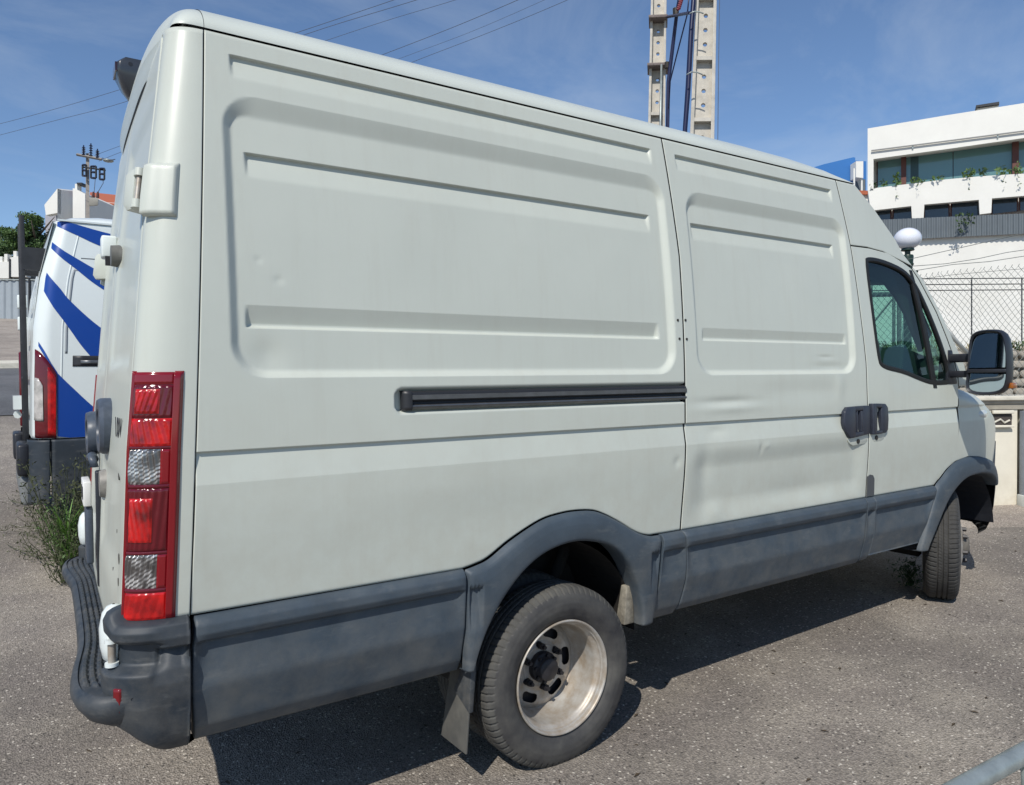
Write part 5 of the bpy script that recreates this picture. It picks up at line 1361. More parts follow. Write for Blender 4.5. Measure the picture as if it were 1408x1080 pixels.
G2.poly([(1175, 267), (1200, 269), (1200, 330), (1175, 330)], 0, 3, 'wall', white_wall, rh); G2.poly([(1174, 262), (1197, 262.5), (1200, 268), (1173, 267)], -.2, 1.5, 'roof', tile_m, rh)

# ------------------------------------------------------------------ retaining wall, fence, lamp on the right
nW = np.array([.565, .825, 0.]); tW = np.array([.825, -.565, 0.]); oW = np.array([6.4, .14, 0.])
def W(s, z, back=0.): return np.array([*(oW+tW*s+nW*back)[:2], z])
def wbox(mb, s0, s1, z0, z1, b0, b1):
    mb.hexa([W(s0, z0, b0), W(s1, z0, b0), W(s1, z0, b1), W(s0, z0, b1), W(s0, z1, b0), W(s1, z1, b0), W(s1, z1, b1), W(s0, z1, b1)]); return mb
rw = thing('retaining_wall', 'cream rendered low wall with pale stone coping ahead of the big van', 'wall')
wbox(MB(), -4.5, .128, -.3, 1.175, 0, .30).build('wall_face', cream_wall, rw)
wbox(MB(), .20, 3.5, -.3, 1.175, .02, .30).build('wall_face', cream_wall, rw)
k = 0
for s in np.arange(-4.5, 3.4, .52): wbox(MB(), s+.004, s+.512, 1.205, 1.245+.004*(k % 2), -.06, .36).build('coping_stone', cap_m, rw, bevel=.006); k += 1
wbox(MB(), -4.5, 3.5, 1.1755, 1.2045, -.03, .33).build('wall_head', mat('darker_stone', (.36, .33, .27), .85, noise=(9, .15)), rw)  # darker stone course below the coping
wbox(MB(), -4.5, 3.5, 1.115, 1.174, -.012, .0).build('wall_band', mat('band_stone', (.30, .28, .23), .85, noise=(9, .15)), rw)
vb = wbox(MB(), -.135, .055, .945, 1.112, -.028, -.013).build('vent_box', mat('vent_dark', (.06, .05, .045), .8), rw)
wbox(MB(), -.145, .060, 1.075, 1.108, -.06, -.03).build('vent_slat', cream_wall, vb, bevel=.004)
wbox(MB(), -.140, .065, .940, .962, -.05, -.03).build('vent_slat', cream_wall, vb, bevel=.004)
mb = MB(); mb.tube([W(-.12, .99, -.035), W(-.06, 1.02, -.035), W(-.02, .985, -.035), W(.03, 1.01, -.035)], .010, 6); mb.build('broken_slat', cap_m, vb)
gp = thing('gate_post', 'blue-grey square steel gate post at the right edge of the picture', 'post', tuple(W(.2, .12)))
def local(mb, root):
    for V in mb.v: V -= np.array(root.location)
    return mb
local(wbox(MB(), .135, .22, .10, 1.10, -.10, -.02), gp).build('shaft', mat('post_blue_grey', (.22, .25, .29), .5, noise=(9, .15)), gp, bevel=.005)
local(wbox(MB(), .120, .26, .0, .28, -.14, -.005), gp).build('foot', mat('post_foot', (.48, .50, .48), .7, noise=(9, .12)), gp, bevel=.01)
P = []
for s in np.linspace(-4.5, 3.5, 30): P.append([(*W(s, 0, b)[:2], float(gz(*W(s, 0, b)[:2]))+(.03 if b > -.6 else -.004)+.012*math.sin(s*3+b*5)*(b > -.5)) for b in (-.85, -.5, -.25, -.05, .01)])
o = MB().grid(np.array(P)).build('wall_apron', dirt_m, None, smooth=True); tag(o, kind='structure')
# chain-link
cl = thing('chain_link_fence', 'chain-link fence standing on the cream wall in front of the white building', 'fence')
mb = MB(); pit = .031; hs = .037; z0 = 1.245; s_all = np.arange(-4.4, 3.4, pit)
def ftop(s): return np.interp(s, [-4.5, -1.2, -.85, -.4, .2, 3.5], [2.36, 2.40, 2.43, 2.485, 2.53, 2.66])
def fw(s, z):
    b = .10+.02*math.sin(s*2.3+1)*math.sin((z-1.2)*3)+.012*math.sin(s*5+z*4)
    return W(s+.018*math.sin(z*5+s*1.7)+.012*math.sin(z*9-s*4), z, b)
for i, s in enumerate(s_all):
    zt = float(ftop(s)); n = int((zt-z0)/hs*1.0); pts = []
    for j in range(n+1):
        q = j % 2 if i % 2 == 0 else (j+1) % 2
        pts.append(fw(s+(q-.5)*pit*(1.06), z0+j*hs*(zt-z0)/(n*hs)))
    tip = pts[-1]+np.array([0, 0, .02])+tW*.012; pts.append(tip)
    for a, b in zip(pts[:-1], pts[1:]):
        d = b-a; d /= np.linalg.norm(d); e1 = np.cross(d, nW); e1 /= np.linalg.norm(e1); r = .0021
        V = [a+e1*r, a-e1*r*.5+nW*r*.87, a-e1*r*.5-nW*r*.87, b+e1*r, b-e1*r*.5+nW*r*.87, b-e1*r*.5-nW*r*.87]
        mb.add(V, [(0, 1, 4, 3), (1, 2, 5, 4), (2, 0, 3, 5)])
o = mb.build('wire_mesh', fence_m, cl, fixn=False); o['kind'] = 'stuff'
for (za, zb_) in ((2.36, 2.40),):
    mb = MB(); mb.tube([fw(s, float(ftop(s))-.03) for s in np.linspace(-4.4, 3.4, 60)], .0022, 4); mb.build('line_wire', fence_m, cl)
for s in (-3.0, 1.6): 
    MB().tube([W(s, 1.2, .10), W(s, 2.8, .10)], .024, 10).build('fence_post', grey_met, cl, smooth=True)
for pts in (((1150, 375), (1258, 355), (1387, 326), (1480, 304)), ((1150, 366), (1258, 366), (1300, 363), (1345, 356), (1384, 347.5), (1408, 344), (1500, 330)), ((1150, 380), (1258, 372.5), (1310, 364), (1360, 360), (1408, 352.5), (1500, 340))):
    Wp = Pl(1370, 546, 7.5, math.degrees(math.atan2(-.565, .825))); MB().tube([Wp.at(u, v, .1) for u, v in pts], .0032, 5).build('strand_wire', fence_m, cl)
# gate frame seen through the cab windows
gt = thing('fence_gate', 'steel framed mesh gate seen through the cab windows of the big van', 'gate')
Wp = Pl(1370, 546, 7.5, math.degrees(math.atan2(-.565, .825)))
def bar(u0, v0, u1, v1, r, name, par, m_=grey_met, back=.05): return MB().tube([Wp.at(u0, v0, back), Wp.at(u1, v1, back)], r, 8).build(name, m_, par, smooth=True)
gfm = mat('gate_grey', (.10, .11, .11), .5)
bar(1170, 406, 1234, 405, .024, 'top_bar', gt, gfm); bar(1229, 380, 1229, 545, .016, 'stile', gt, gfm); bar(1236, 384, 1236, 545, .020, 'stile', gt, gfm, .12); bar(1241, 400, 1241, 545, .010, 'stile', gt, grey_met, .12); bar(1180, 470, 1227, 412, .009, 'brace', gt, gfm)
for v in (384, 392, 400): bar(1226, v, 1232, v, .012, 'hinge', gt, black_met)
br = MB().tube([atd(1268, 418, 6.9), atd(1340, 497, 7.1)], .020, 10).build('brace_pipe', mat('pale_pipe', (.42, .44, .42), .5, noise=(9, .15)), None, smooth=True); tag(br, 'pale leaning pipe behind the wing mirror arm', 'pipe')
# railing and stone wall further back
rl2 = thing('roadside_railing', 'thin steel railing of three wires in front of the white facade', 'railing')
Rp = Pl(1300, 390, 22, VY-90-2)
for v in (383.5, 391.5, 399.5): MB().tube([Rp.at(1100, v+1.0), Rp.at(1300, v), Rp.at(1520, v-1.5)], .016, 6).build('rail', black_met, rl2)
for u in (1130, 1199, 1267.5, 1336, 1405, 1474): MB().tube([Rp.at(u, 382), Rp.at(u, 470)], .018, 6).build('post', black_met, rl2)
sw = thing('stone_wall', 'rough grey stone wall behind the chain-link fence', 'wall')
Sp = Pl(1380, 500, 9.6, VY-90-3)
Sp.poly([(1150, 480), (1300, 480), (1520, 484), (1520, 620), (1150, 620)], .05, .5, 'wall_core', mat('mortar', (.20, .18, .15), .9), sw)
base = None
for r_i in range(7):
    u = 1150+rng.uniform(0, 20); v0 = 482+r_i*13+rng.uniform(-1, 1)
    while u < 1500:
        wd = rng.uniform(12, 26); h = rng.uniform(10, 12.5); c = Sp.at(u+wd/2, v0+h/2, .02)
        if 1280 < u < 1440 or True:
            if base is None or rng.uniform() < .3:
                pts = round_poly([(u+1, v0+1), (u+wd-1, v0+rng.uniform(0, 2)), (u+wd-1.5, v0+h), (u+1.5, v0+h-rng.uniform(0, 1.5))], 1)
                P_ = [Sp.at(a, b, -.03)-c for a, b in pts]; o = MB().prism(P_, Sp.n*.12).build('stone', stone_m, sw, bevel=.012); o.location = c; base = o.data; bw = wd
            else:
                o = bpy.data.objects.new('stone', base); COL.objects.link(o); o.parent = sw; o.location = c; o.scale = (wd/bw,)*2+(1,)
                md = o.modifiers.new('bevel', 'BEVEL'); md.width = .012; md.segments = 1
        u += wd+1
mb = MB()
for u in np.arange(1150, 1500, 2.2):
    p = Sp.at(u, 486+rng.uniform(-3, 3), .2); hh = rng.uniform(.05, .22)*(1+.5*math.sin(u*.07))
    for _ in range(5): 
        q = p+rng.normal(size=3)*.05; t = q+np.array([*rng.normal(size=2)*.05, hh]); mb.add([q-tW*.006, q+tW*.006, t], [(0, 1, 2)])
    clump(mb, p+np.array([0, 0, hh*.4]), (.10, .1, hh*.6), 7, .016)
o = mb.build('dry_grass', dryg_m, None, fixn=False); tag(o, 'dry yellow grass growing on top of the stone wall', kind='stuff')
mb = MB()
for u in (1210, 1225, 1385, 1395, 1404, 1342, 1470): clump(mb, Sp.at(u, 478, .15), (.16, .1, .10), 60, .022)
o = mb.build('verge_scrub', leaf_b, None, fixn=False); tag(o, 'low green scrub among the dry grass', kind='stuff')

# globe lamp
lp = thing('street_lamp', 'dark green lamp post with a white globe beside the cab roof', 'lamp post', tuple(np.r_[atd(1248, 340, 9.0)[:2], float(gz(*atd(1248, 340, 9.0)[:2]))]))
c = atd(1248, 328.5, 9.0); L0 = np.array(lp.location)
def sphere(c, rx, rz, n=32, m__=20):
    return np.array([[(c[0]+rx*math.sin(b)*math.cos(a), c[1]+rx*math.sin(b)*math.sin(a), c[2]+rz*math.cos(b)) for a in np.linspace(0, 2*math.pi, n+1)] for b in np.linspace(0, math.pi, m__)])
MB().grid(sphere(c-L0, .151, .128)).build('globe', globe_m, lp, smooth=True)
def zat(v): return atd(1248, v, 9.0)[2]
pr = [(zat(341), .065), (zat(344), .075), (zat(345), .072), (zat(346), .032), (zat(350), .030), (zat(351), .060), (zat(353), .066), (zat(362), .060), (zat(363), .068), (zat(365), .066), (zat(366), .056), (zat(382), .050), (zat(384), .060), (zat(388), .055), (zat(389), .042), (1.0, .055), (.3, .09), (float(L0[2]), .10)]
P = np.array([[((c[0]-L0[0])+r*math.cos(a), (c[1]-L0[1])+r*math.sin(a), z-L0[2]) for a in np.linspace(0, 2*math.pi, 17)] for z, r in pr])
MB().grid(P).build('shaft', green_post, lp, smooth=True, split=40)
q = atd(1256, 373.5, 9.0)-L0; MB().tube([q-RV*.08, q+RV*.05], .014, 8).build('arm', green_post, lp)

# ------------------------------------------------------------------ concrete poles with recessed webs
def cpole(name, label, D, e0, e1, v0, v1, ribs, sp, yaw_off, ztop):
    """e0,e1: (uL,uR) at v0 and v1"""
    a0, b0 = atd(e0[0], v0, D), atd(e0[1], v0, D); a1, b1 = atd(e1[0], v1, D), atd(e1[1], v1, D)
    def LR(z):
        t = (z-a0[2])/(a1[2]-a0[2]); return a0+(a1-a0)*t, b0+(b1-b0)*t
    Lb, Rb = LR(0.); cb = (Lb+Rb)/2; zb = float(gz(*cb[:2]))
    root = thing(name, label, 'pole', (cb[0], cb[1], zb)); o0 = np.array(root.location)
    nn = hdir((e0[0]+e0[1])/2)
    def pt(z, k, d):    # k 0..1 left-right, d depth
        L_, R_ = LR(z); p = L_+(R_-L_)*k+nn*d; p = p.copy(); p[2] = z; return p-o0
    fl = .15; dep = .30; th = .16
    mb = MB()
    for k0, k1 in ((0, fl), (1-fl, 1)):
        mb.hexa([pt(zb, k0, 0), pt(zb, k1, 0), pt(zb, k1, dep), pt(zb, k0, dep), pt(ztop, k0, 0), pt(ztop, k1, 0), pt(ztop, k1, dep), pt(ztop, k0, dep)])
    mb.build('flange', concrete, root, bevel=.006)
    z = ribs; zs = []
    zr = ribs
    while zr > zb+.3: zr -= sp
    zr += 0
    while zr < ztop-.2:
        nxt = zr+sp; t_ = sp*.06
        mbr = MB(); mbr.hexa([pt(zr-t_, fl, .012), pt(zr-t_, 1-fl, .012), pt(zr-t_, 1-fl, dep-.01), pt(zr-t_, fl, dep-.01), pt(zr, fl, .012), pt(zr, 1-fl, .012), pt(zr, 1-fl, dep-.01), pt(zr, fl, dep-.01)])
        mbr.build('rib', concrete, root)
        # web with three round holes
        mbw = MB(); h4 = (sp-t_)/4; za = zr
        hh = [za+h4*(j+.0) for j in range(5)]
        r = .036
        bands = [(za, za+h4*.5, None), (za+h4*.5, za+h4*1.5, za+h4), (za+h4*1.5, za+h4*2.5, za+2*h4), (za+h4*2.5, za+h4*3.5, za+3*h4), (za+h4*3.5, zr+sp-t_, None)]
        for q0, q1, hc in bands:
            if hc is None:
                mbw.add([pt(q0, fl, .115), pt(q0, 1-fl, .115), pt(q1, 1-fl, .115), pt(q1, fl, .115)], [(0, 1, 2, 3)])
            else:
                Lq, Rq = LR(hc); wid = np.linalg.norm(Rq-Lq); N = 20
                sq = []; ci = []; ci2 = []
                for j in range(N):
                    a = 2*math.pi*(j+.5)/N; cx_, cz_ = math.cos(a), math.sin(a); mxv = max(abs(cx_)/(.5-fl), abs(cz_)/.5)
                    sq.append(pt(min(q1, max(q0, hc+(q1-q0)*(cz_/mxv))), .5+cx_/mxv, .115)); ci.append(pt(hc+r*cz_, .5+r*cx_/wid, .115)); ci2.append(pt(hc+r*cz_, .5+r*cx_/wid, .185))
                V = sq+ci+ci2; mbw.add(V, [(j, (j+1) % N, N+(j+1) % N, N+j) for j in range(N)]+[(N+j, N+(j+1) % N, 2*N+(j+1) % N, 2*N+j) for j in range(N)])
                cs = [pt(q0, fl, .115), pt(q0, 1-fl, .115), pt(q1, 1-fl, .115), pt(q1, fl, .115)]
                # corners between the polygon and the rectangle
                for cnr in cs:
                    d_ = [np.linalg.norm(np.array(x_)-cnr) for x_ in sq]; o_ = np.argsort(d_)[:2]; mbw.add([sq[o_[0]], cnr, sq[o_[1]]], [(0, 1, 2)])
        mbw.build('web_panel', concrete, root, fixn=False)
        zr = nxt
    return root, pt, LR
z_of = lambda u, v, D: atd(u, v, D)[2]
rib_r = z_of(965, 161.5, 12.); sp_r = z_of(968, 77, 12.)-rib_r
pr_, ptR, _ = cpole('concrete_pole', 'nearer and thicker concrete utility pole with dark cable bundle on its left edge', 12., (956.5, 985.5), (948.8, 982.3), 0, 185, rib_r, sp_r, 0, 11.5)
rib_l = z_of(905, 154, 15.2); sp_l = z_of(905, 87, 15.2)-rib_l
pl_, ptL, _ = cpole('concrete_pole', 'farther and thinner concrete utility pole with steel bands and a conduit', 15.2, (895, 916.6), (891.3, 914.6), 0, 165, rib_l, sp_l, 0, 13)
pr_['group'] = pl_['group'] = 'concrete utility poles behind the van'
oL = np.array(pl_.location); oR = np.array(pr_.location)
for v, ex in ((22, 0), (88, 2)):
    mb = MB(); a = atd(892-ex, v, 15.05)-oL; b = atd(918+ex, v-1, 15.05)-oL; nn = hdir(905)
    mb.hexa([a-[0, 0, .035], b-[0, 0, .035], b+nn*.5-[0, 0, .035], a+nn*.5-[0, 0, .035], a+[0, 0, .02], b+[0, 0, .02], b+nn*.5+[0, 0, .02], a+nn*.5+[0, 0, .02]]); mb.build('steel_band', mat('rust_band', (.16, .13, .12), .6, noise=(20, .3)), pl_, bevel=.004)
MB().tube([atd(909.5, 89, 15.05)-oL, atd(908, 175, 15.05)-oL, atd(903, 420, 15.05)-oL], .022, 8).build('conduit', grey_met, pl_, smooth=True)
MB().tube([atd(917, 86, 15.05)-oL, atd(917, 94, 15.05)-oL], .05, 8).build('clamp', nut_m, pl_)
MB().tube([atd(918, 23.5, 15.0)-oL, atd(948, 18, 13.5)-oL], .03, 6).build('cross_bar', cable_m, pl_)
def cable(pts, r, label, m_=cable_m, cat='cable'):
    o = MB().tube([atd(u, v, D) for u, v, D in pts], r, 6).build('cable', m_, None, smooth=True); tag(o, label, cat); return o
cable([(957, -60, 12), (953.5, 0, 11.9), (950, 51, 11.9), (946, 122, 11.9), (942, 177, 11.9), (930, 420, 12)], .040, 'thick navy cable bundle down the left edge of the nearer concrete pole')
cable([(934, 0, 14.6), (931, 16, 14.8), (925, 64, 14.9), (919, 114, 15.0), (918, 171, 15.0), (913, 420, 15)], .038, 'navy cable slanting down to the right edge of the farther concrete pole')
cable([(948, -10, 13.8), (945, 20, 13.9), (930, 78, 14.4), (921.5, 112, 14.8), (919.5, 150, 14.9)], .014, 'thin blue cable slanting between the two concrete poles')
cable([(990, -40, 11.9), (989.5, 0, 11.9), (988, 90, 11.9), (987, 190, 11.9), (982, 420, 12)], .006, 'hair-thin wire hanging just right of the nearer concrete pole', wire_m)
cable([(948, 19, 11.7), (955, 16, 11.7), (962, 17, 11.7), (967.5, 19, 11.7)], .010, 'small wire tie looping into the upper hole of the nearer pole', grey_met, 'wire')
cable([(944, 103, 11.7), (951, 99, 11.7), (959, 100, 11.7), (966, 103, 11.7)], .010, 'small wire tie looping into the middle hole of the nearer pole', grey_met, 'wire')
mb = MB()
for k in range(9): mb.tube([atd(931+k*.8, 14-k*2.6, 14.5), atd(935+k*.8, 11-k*2.6, 14.5)], .03, 6)
mb.build('insulator_stack', mat('dark_red', (.16, .015, .03), .5), pl_, loc=None)
bpy.data.objects['insulator_stack'].location = tuple(-oL)
MB().tube([atd(929, 12, 14.7)-oL, atd(929.5, 22, 14.7)-oL], .06, 8).build('clamp', nut_m, pl_)

# ------------------------------------------------------------------ overhead wires
def wire(pts, D0, D1, label, r=.016):
    n = len(pts); P_ = [atd(u, v, D0+(D1-D0)*i/(n-1)) for i, (u, v) in enumerate(pts)]
    P_ = cr(P_, 6); o = MB().tube(list(P_), r*.72, 5).build('power_line', wire_m, None); tag(o, label, 'power line', 'overhead power lines'); return o
wire([(-120, 200), (0, 170.5), (80, 149), (165, 123.5), (290, 84), (410, 44.5), (548, -2), (700, -55)], 45, 26, 'overhead wire crossing the sky, upper one left of the van and leftmost above it')
wire([(-120, 218), (0, 186), (80, 165), (170, 141), (290, 98), (422, 47), (580, -2), (760, -60)], 45, 26, 'overhead wire crossing the sky, lower one left of the van')
wire([(380, 80), (450, 55.5), (540, 26), (630, -1), (760, -45)], 34, 26, 'overhead wire above the roof, third from the left', .013)
wire([(480, 93), (530, 74), (620, 39), (715, -1), (860, -65)], 34, 26, 'overhead wire above the roof, fourth from the left', .016)
wire([(500, 100), (553, 79.5), (650, 43), (760, -5), (900, -70)], 34, 26, 'faint overhead wire above the roof, fifth from the left', .010)
wire([(520, 106), (570, 84.5), (680, 42), (790, -4), (930, -68)], 34, 26, 'overhead wire above the roof, rightmost of the six', .014)
wire([(130, 214), (165, 201), (210, 185)], 45, 40, 'short thin wire leaving the utility pole, upper one', .016)
wire([(136, 222), (165, 210), (210, 195)], 45, 40, 'short thin wire leaving the utility pole, lower one', .016)

# ------------------------------------------------------------------ utility pole with transformer
UD = 44.
cb = atd(120, 300, UD); gb = float(gz(cb[0], cb[1]))
up = thing('utility_pole', 'concrete utility pole with crossarm, switch frames and a transformer, left of the van', 'pole', (cb[0], cb[1], gb)); o0 = np.array(up.location)
U = lambda u, v, d=0.: atd(u, v, UD+d)-o0
mb = MB(); mb.hexa([U(116.5, 470), U(123.5, 470), U(123.5, 470, .3), U(116.5, 470, .3), U(118.2, 211), U(122.8, 211), U(122.8, 211, .3), U(118.2, 211, .3)]); mb.build('shaft', mat('old_concrete', (.26, .24, .22), .9, noise=(3, .2)), up)
mb = MB(); mb.box(tuple(U(119, 330, -.2)-.15), tuple(U(119, 330, -.2)+.15))
mb = MB(); mb.tube([U(105.5, 212.8, -.2), U(140, 219.5, -.2)], .08, 4); mb.build('crossarm', mat('old_concrete', (.26, .24, .22)), up)
for u, v0, v1 in ((115, 203, 212.5), (125, 200.5, 213.5), (134, 208, 217)):
    iso = MB()
    for k in range(5):
        t = k/4; iso.tube([U(u, v1+(v0-v1)*t+.6, -.2), U(u, v1+(v0-v1)*t-.6, -.2)], [.11, .06], 8)
    iso.tube([U(u, v1, -.2), U(u, v0-3, -.2)], .035, 6); iso.build('insulator', ins_m, up)
for u0, u1, v0, v1 in ((113.5, 118.5, 227, 242), (125, 132, 229, 245), (137, 143.5, 232, 247)):
    fr = MB()
    for (a, b, c_, d_) in ((u0, v0, u0, v1), (u1, v0, u1, v1), (u0, v0, u1, v0), (u0, v1, u1, v1), (u0, (v0+v1)/2, u1, (v0+v1)/2)): fr.tube([U(a, b, -.3), U(c_, d_, -.3)], .055, 5)
    f_ = fr.build('switch_frame', black_met, up)
    for v in (v0, (v0+v1)/2, v1): MB().tube([U((u0+u1)/2, v+.9, -.3), U((u0+u1)/2, v-.9, -.3)], [.14, .08], 8).build('disc', ins_m, f_)
MB().tube([U(113, 230, -.3), U(145, 234.5, -.3)], .05, 5).build('switch_bar', black_met, up)
tr = MB().hexa([U(122, 284, -.9), U(135, 283, -.9), U(135, 283, .0), U(122, 284, .0), U(122, 271.5, -.9), U(135.5, 272.5, -.9), U(135.5, 272.5, 0), U(122, 271.5, 0)]).build('transformer', mat('transformer_grey', (.24, .23, .20), .6), up, bevel=.06)
for u in (128, 134): MB().tube([U(u, 272, -.5), U(u+.6, 264, -.5)], [.10, .05], 8).build('bushing', mat('bushing_brown', (.10, .04, .03), .4), tr)
MB().tube([U(131, 246, -.3), U(129.5, 264, -.5)], .02, 5).build('lead', wire_m, up); MB().tube([U(141.5, 247, -.3), U(142, 252, -.3), U(135, 264, -.5)], .02, 5).build('lead', wire_m, up)
sl = thing('street_light', 'small grey street light head beside the utility pole', 'street light'); mb = MB()
P = sphere(atd(149, 221.3, 42), .28, .09, 16, 8); MB().grid(P).build('head', grey_met, sl, smooth=True); MB().tube([atd(141, 217.5, 43.8), atd(149, 221, 42.0), atd(158, 219.5, 41)], .03, 5).build('arm', wire_m, sl)

# ------------------------------------------------------------------ left background
B1 = Pl(80, 280, 52, VY-90)
h1_ = thing('angular_white_house', 'white house gable with slanting roof edge showing over the striped van', 'house')
B1.poly([(61, 282), (79, 259.5), (79, 293), (63, 296)], 0, .5, 'gable_wall', white_wall, h1_)
mb = MB(); a = [B1.at(79, 259.5), B1.at(79, 450), B1.at(104, 450, 5.0), B1.at(104, 262, 5.0)]; mb.prism(a, B1.n*.4).build('side_wall', white_wall, h1_)
B1.poly([(62, 296), (79, 292), (79, 450), (66, 450)], 1.0, .5, 'lower_wall', mat('lilac_wall', (.36, .36, .40), .8), h1_)
B2 = Pl(110, 270, 48, VY-90)
h2b = thing('white_chimney_house', 'white house end with a small black-capped chimney behind the utility pole', 'house')
B2.poly([(100, 259), (103, 259.5), (117, 267), (117, 450), (100, 450)], 0, 4, 'wall', white_wall, h2b)
cc = B2.poly([(103, 253), (106, 253), (106, 262), (103, 262)], .1, .5, 'chimney', white_wall, h2b); B2.poly([(105, 251.3), (112.5, 251.3), (112.5, 254), (106, 254)], 0, .8, 'chimney_cap', black_met, cc)
B3 = Pl(140, 270, 56, VY-90)
h3 = thing('red_roof_house', 'low house with red tiled roof right of the utility pole', 'house')
B3.poly([(124, 277), (200, 282), (200, 450), (124, 450)], 0, 6, 'wall', white_wall, h3)
mb = MB(); mb.add([B3.at(122, 278, -.4), B3.at(205, 284, -.4), B3.at(205, 273, 5), B3.at(124, 264.5, 5)], [(0, 1, 2, 3)]); mb.add([B3.at(122, 279.5, -.4), B3.at(205, 285.5, -.4), B3.at(205, 284, -.4), B3.at(122, 278, -.4)], [(0, 1, 2, 3)]); mb.build('roof', tile_m, h3)
# corrugated gate and garden wall across the road
cgt = thing('corrugated_fence', 'light grey corrugated metal fence across the road at the left edge', 'fence')
C1 = Pl(20, 420, 35, VY-90+3); A_, B_ = C1.at(-260, 384), C1.at(110, 385.5); C_, D_ = C1.at(-260, 441), C1.at(110, 441)
n = 150; P = []
for i in range(n+1):
    t = i/n; o_ = C1.n*(.03 if i % 4 in (0, 1) else -.02); P.append([A_+(B_-A_)*t+o_, C_+(D_-C_)*t+o_])
MB().grid(np.array(P)).build('corrugated_sheet', corr_l, cgt)
MB().tube([A_-C1.n*.05, B_-C1.n*.05], .03, 5).build('top_rail', grey_met, cgt)
for u in (-60, 40.5): MB().tube([C1.at(u, 383, -.06), C1.at(u, 443, -.06)], .05, 6).build('fence_post', black_met, cgt)
C2 = Pl(20, 370, 37.5, VY-90+3)
gw = thing('white_garden_wall', 'white stepped garden wall with short pillars above the corrugated fence', 'wall')
C2.poly([(-260, 362), (12, 360), (12, 383), (-260, 383)], 0, .4, 'wall_panel', white_wall, gw); C2.poly([(14, 354.5), (36, 350.5), (36, 381), (14, 381)], 0, .4, 'wall_panel', white_wall, gw)
C2.poly([(-260, 380), (110, 380), (110, 470), (-260, 470)], .5, .4, 'wall_footing', mat('footing', (.16, .16, .15), .9), gw)
for u, v in ((1, 353), (8, 349.5), (20.5, 345.5)): C2.poly([(u-2.2, v), (u+2.2, v), (u+2.2, v+17), (u-2.2, v+17)], .05, .35, 'wall_pillar', white_wall, gw)
C2.poly([(12, 356), (14, 356), (14, 383), (12, 383)], -.05, .2, 'wall_post', black_met, gw)
gh = thing('grey_house', 'lilac grey house wall seen behind the ladder of the striped van', 'house'); C3 = Pl(50, 370, 40, VY-90)
C3.poly([(40, 359), (66, 356), (110, 356), (110, 470), (40, 470)], 0, 4, 'wall', mat('lilac_wall', (.36, .36, .40), .8), gh)

# trees
def tree(name, label, base, H, crown, n, s, ms, group=None):
    root = thing(name, label, 'tree', tuple(base), group); b = np.array([0, 0, 0.])
    mb = MB(); mb.tube([b, b+[.05, .1, H*.3], b+[-.1, .15, H*.55], b+[0, .1, H*.8]], [H*.035, H*.028, H*.02, H*.008], 8)
    for k in range(7):
        a = k*.9; h0 = H*(.3+.07*k); mb.tube([b+[0, .1, h0], b+[math.cos(a)*H*.12, math.sin(a)*H*.12, h0+H*.10], b+[math.cos(a)*H*.24, math.sin(a)*H*.24, h0+H*.2]], [H*.014, H*.009, H*.003], 6)
    mb.build('trunk', bark_m, root, smooth=True)
    for i, m_ in enumerate(ms):
        mb = MB()
        for (cx, cy, cz, r) in crown:
            for _ in range(9):
                q = rng.normal(size=3); q /= np.linalg.norm(q); q *= r*rng.uniform(.35, 1.0)
                clump(mb, np.array([cx, cy, cz])+q, (r*.42, r*.42, r*.34), int(n/9), s)
        mb.build('crown', m_, root, fixn=False)
def gpt(u, D): p = atd(u, 400, D); return np.array([p[0], p[1], float(gz(p[0], p[1]))])
b = gpt(52, 47); rz = lambda v, D: atd(50, v, D)[2]
zt = rz(290, 47)-b[2]
tree('broadleaf_tree', 'tall dark green tree left of the striped van roof', b, zt, [(-.3, 0, zt-.95, .95), (.35, .2, zt-1.9, 1.15), (-.9, 0, zt-2.2, 1.0), (.9, 0, zt-2.9, 1.2), (-1.5, .3, zt-3.2, 1.1), (.2, 0, zt-3.4, 1.4)], 1500, .085, [leaf_a, leaf_b])
b = gpt(8, 52); zt = rz(312, 52)-b[2]
tree('broadleaf_tree', 'lower rounded green tree at the left edge of the picture', b, zt, [(0, 0, zt-1.0, 1.0), (-1.4, 0, zt-1.3, 1.1), (1.3, 0, zt-1.5, 1.0), (-3, 0, zt-1.6, 1.3), (2.3, 0, zt-1.9, .9), (0, 0, zt-2.4, 1.5)], 1100, .09, [leaf_a, leaf_b])
b = gpt(-40, 50); zt = rz(318, 50)-b[2]
tree('broadleaf_tree', 'green tree just outside the left edge', b, zt, [(0, 0, zt-1.0, 1.3), (-1.4, 0, zt-1.3, 1.1), (1.3, 0, zt-1.5, 1.2)], 900, .09, [leaf_a, leaf_b])

# ------------------------------------------------------------------ weeds between the vans
def gpx(u, v):
    d = ray(u, v); t = 1.
    for _ in range(60):
        p = CAM+d*t; t *= 1+(p[2]-float(gz(p[0], p[1])))*.12
    return CAM+d*t
def blades(mb, c, n, L_, w_, spread=.6, droop=.5):
    for _ in range(n):
        a = rng.uniform(0, 2*math.pi); l = L_*rng.uniform(.5, 1.1); d = np.array([math.cos(a), math.sin(a), 0]); sd_ = np.array([-d[1], d[0], 0])
        sp = spread*rng.uniform(.3, 1); pts = []
        for k in range(6):
            t = k/5; p = c+d*l*sp*t**1.4+np.array([0, 0, l*(t-droop*sp*t*t)]); ww = w_*(1-t**2)*(.5+.5*min(1, t*4)); pts.append((p-sd_*ww, p+sd_*ww+[0, 0, ww*.4]))
        V = [q for pr in pts for q in pr]; mb.add(V, [(2*k, 2*k+1, 2*k+3, 2*k+2) for k in range(5)])
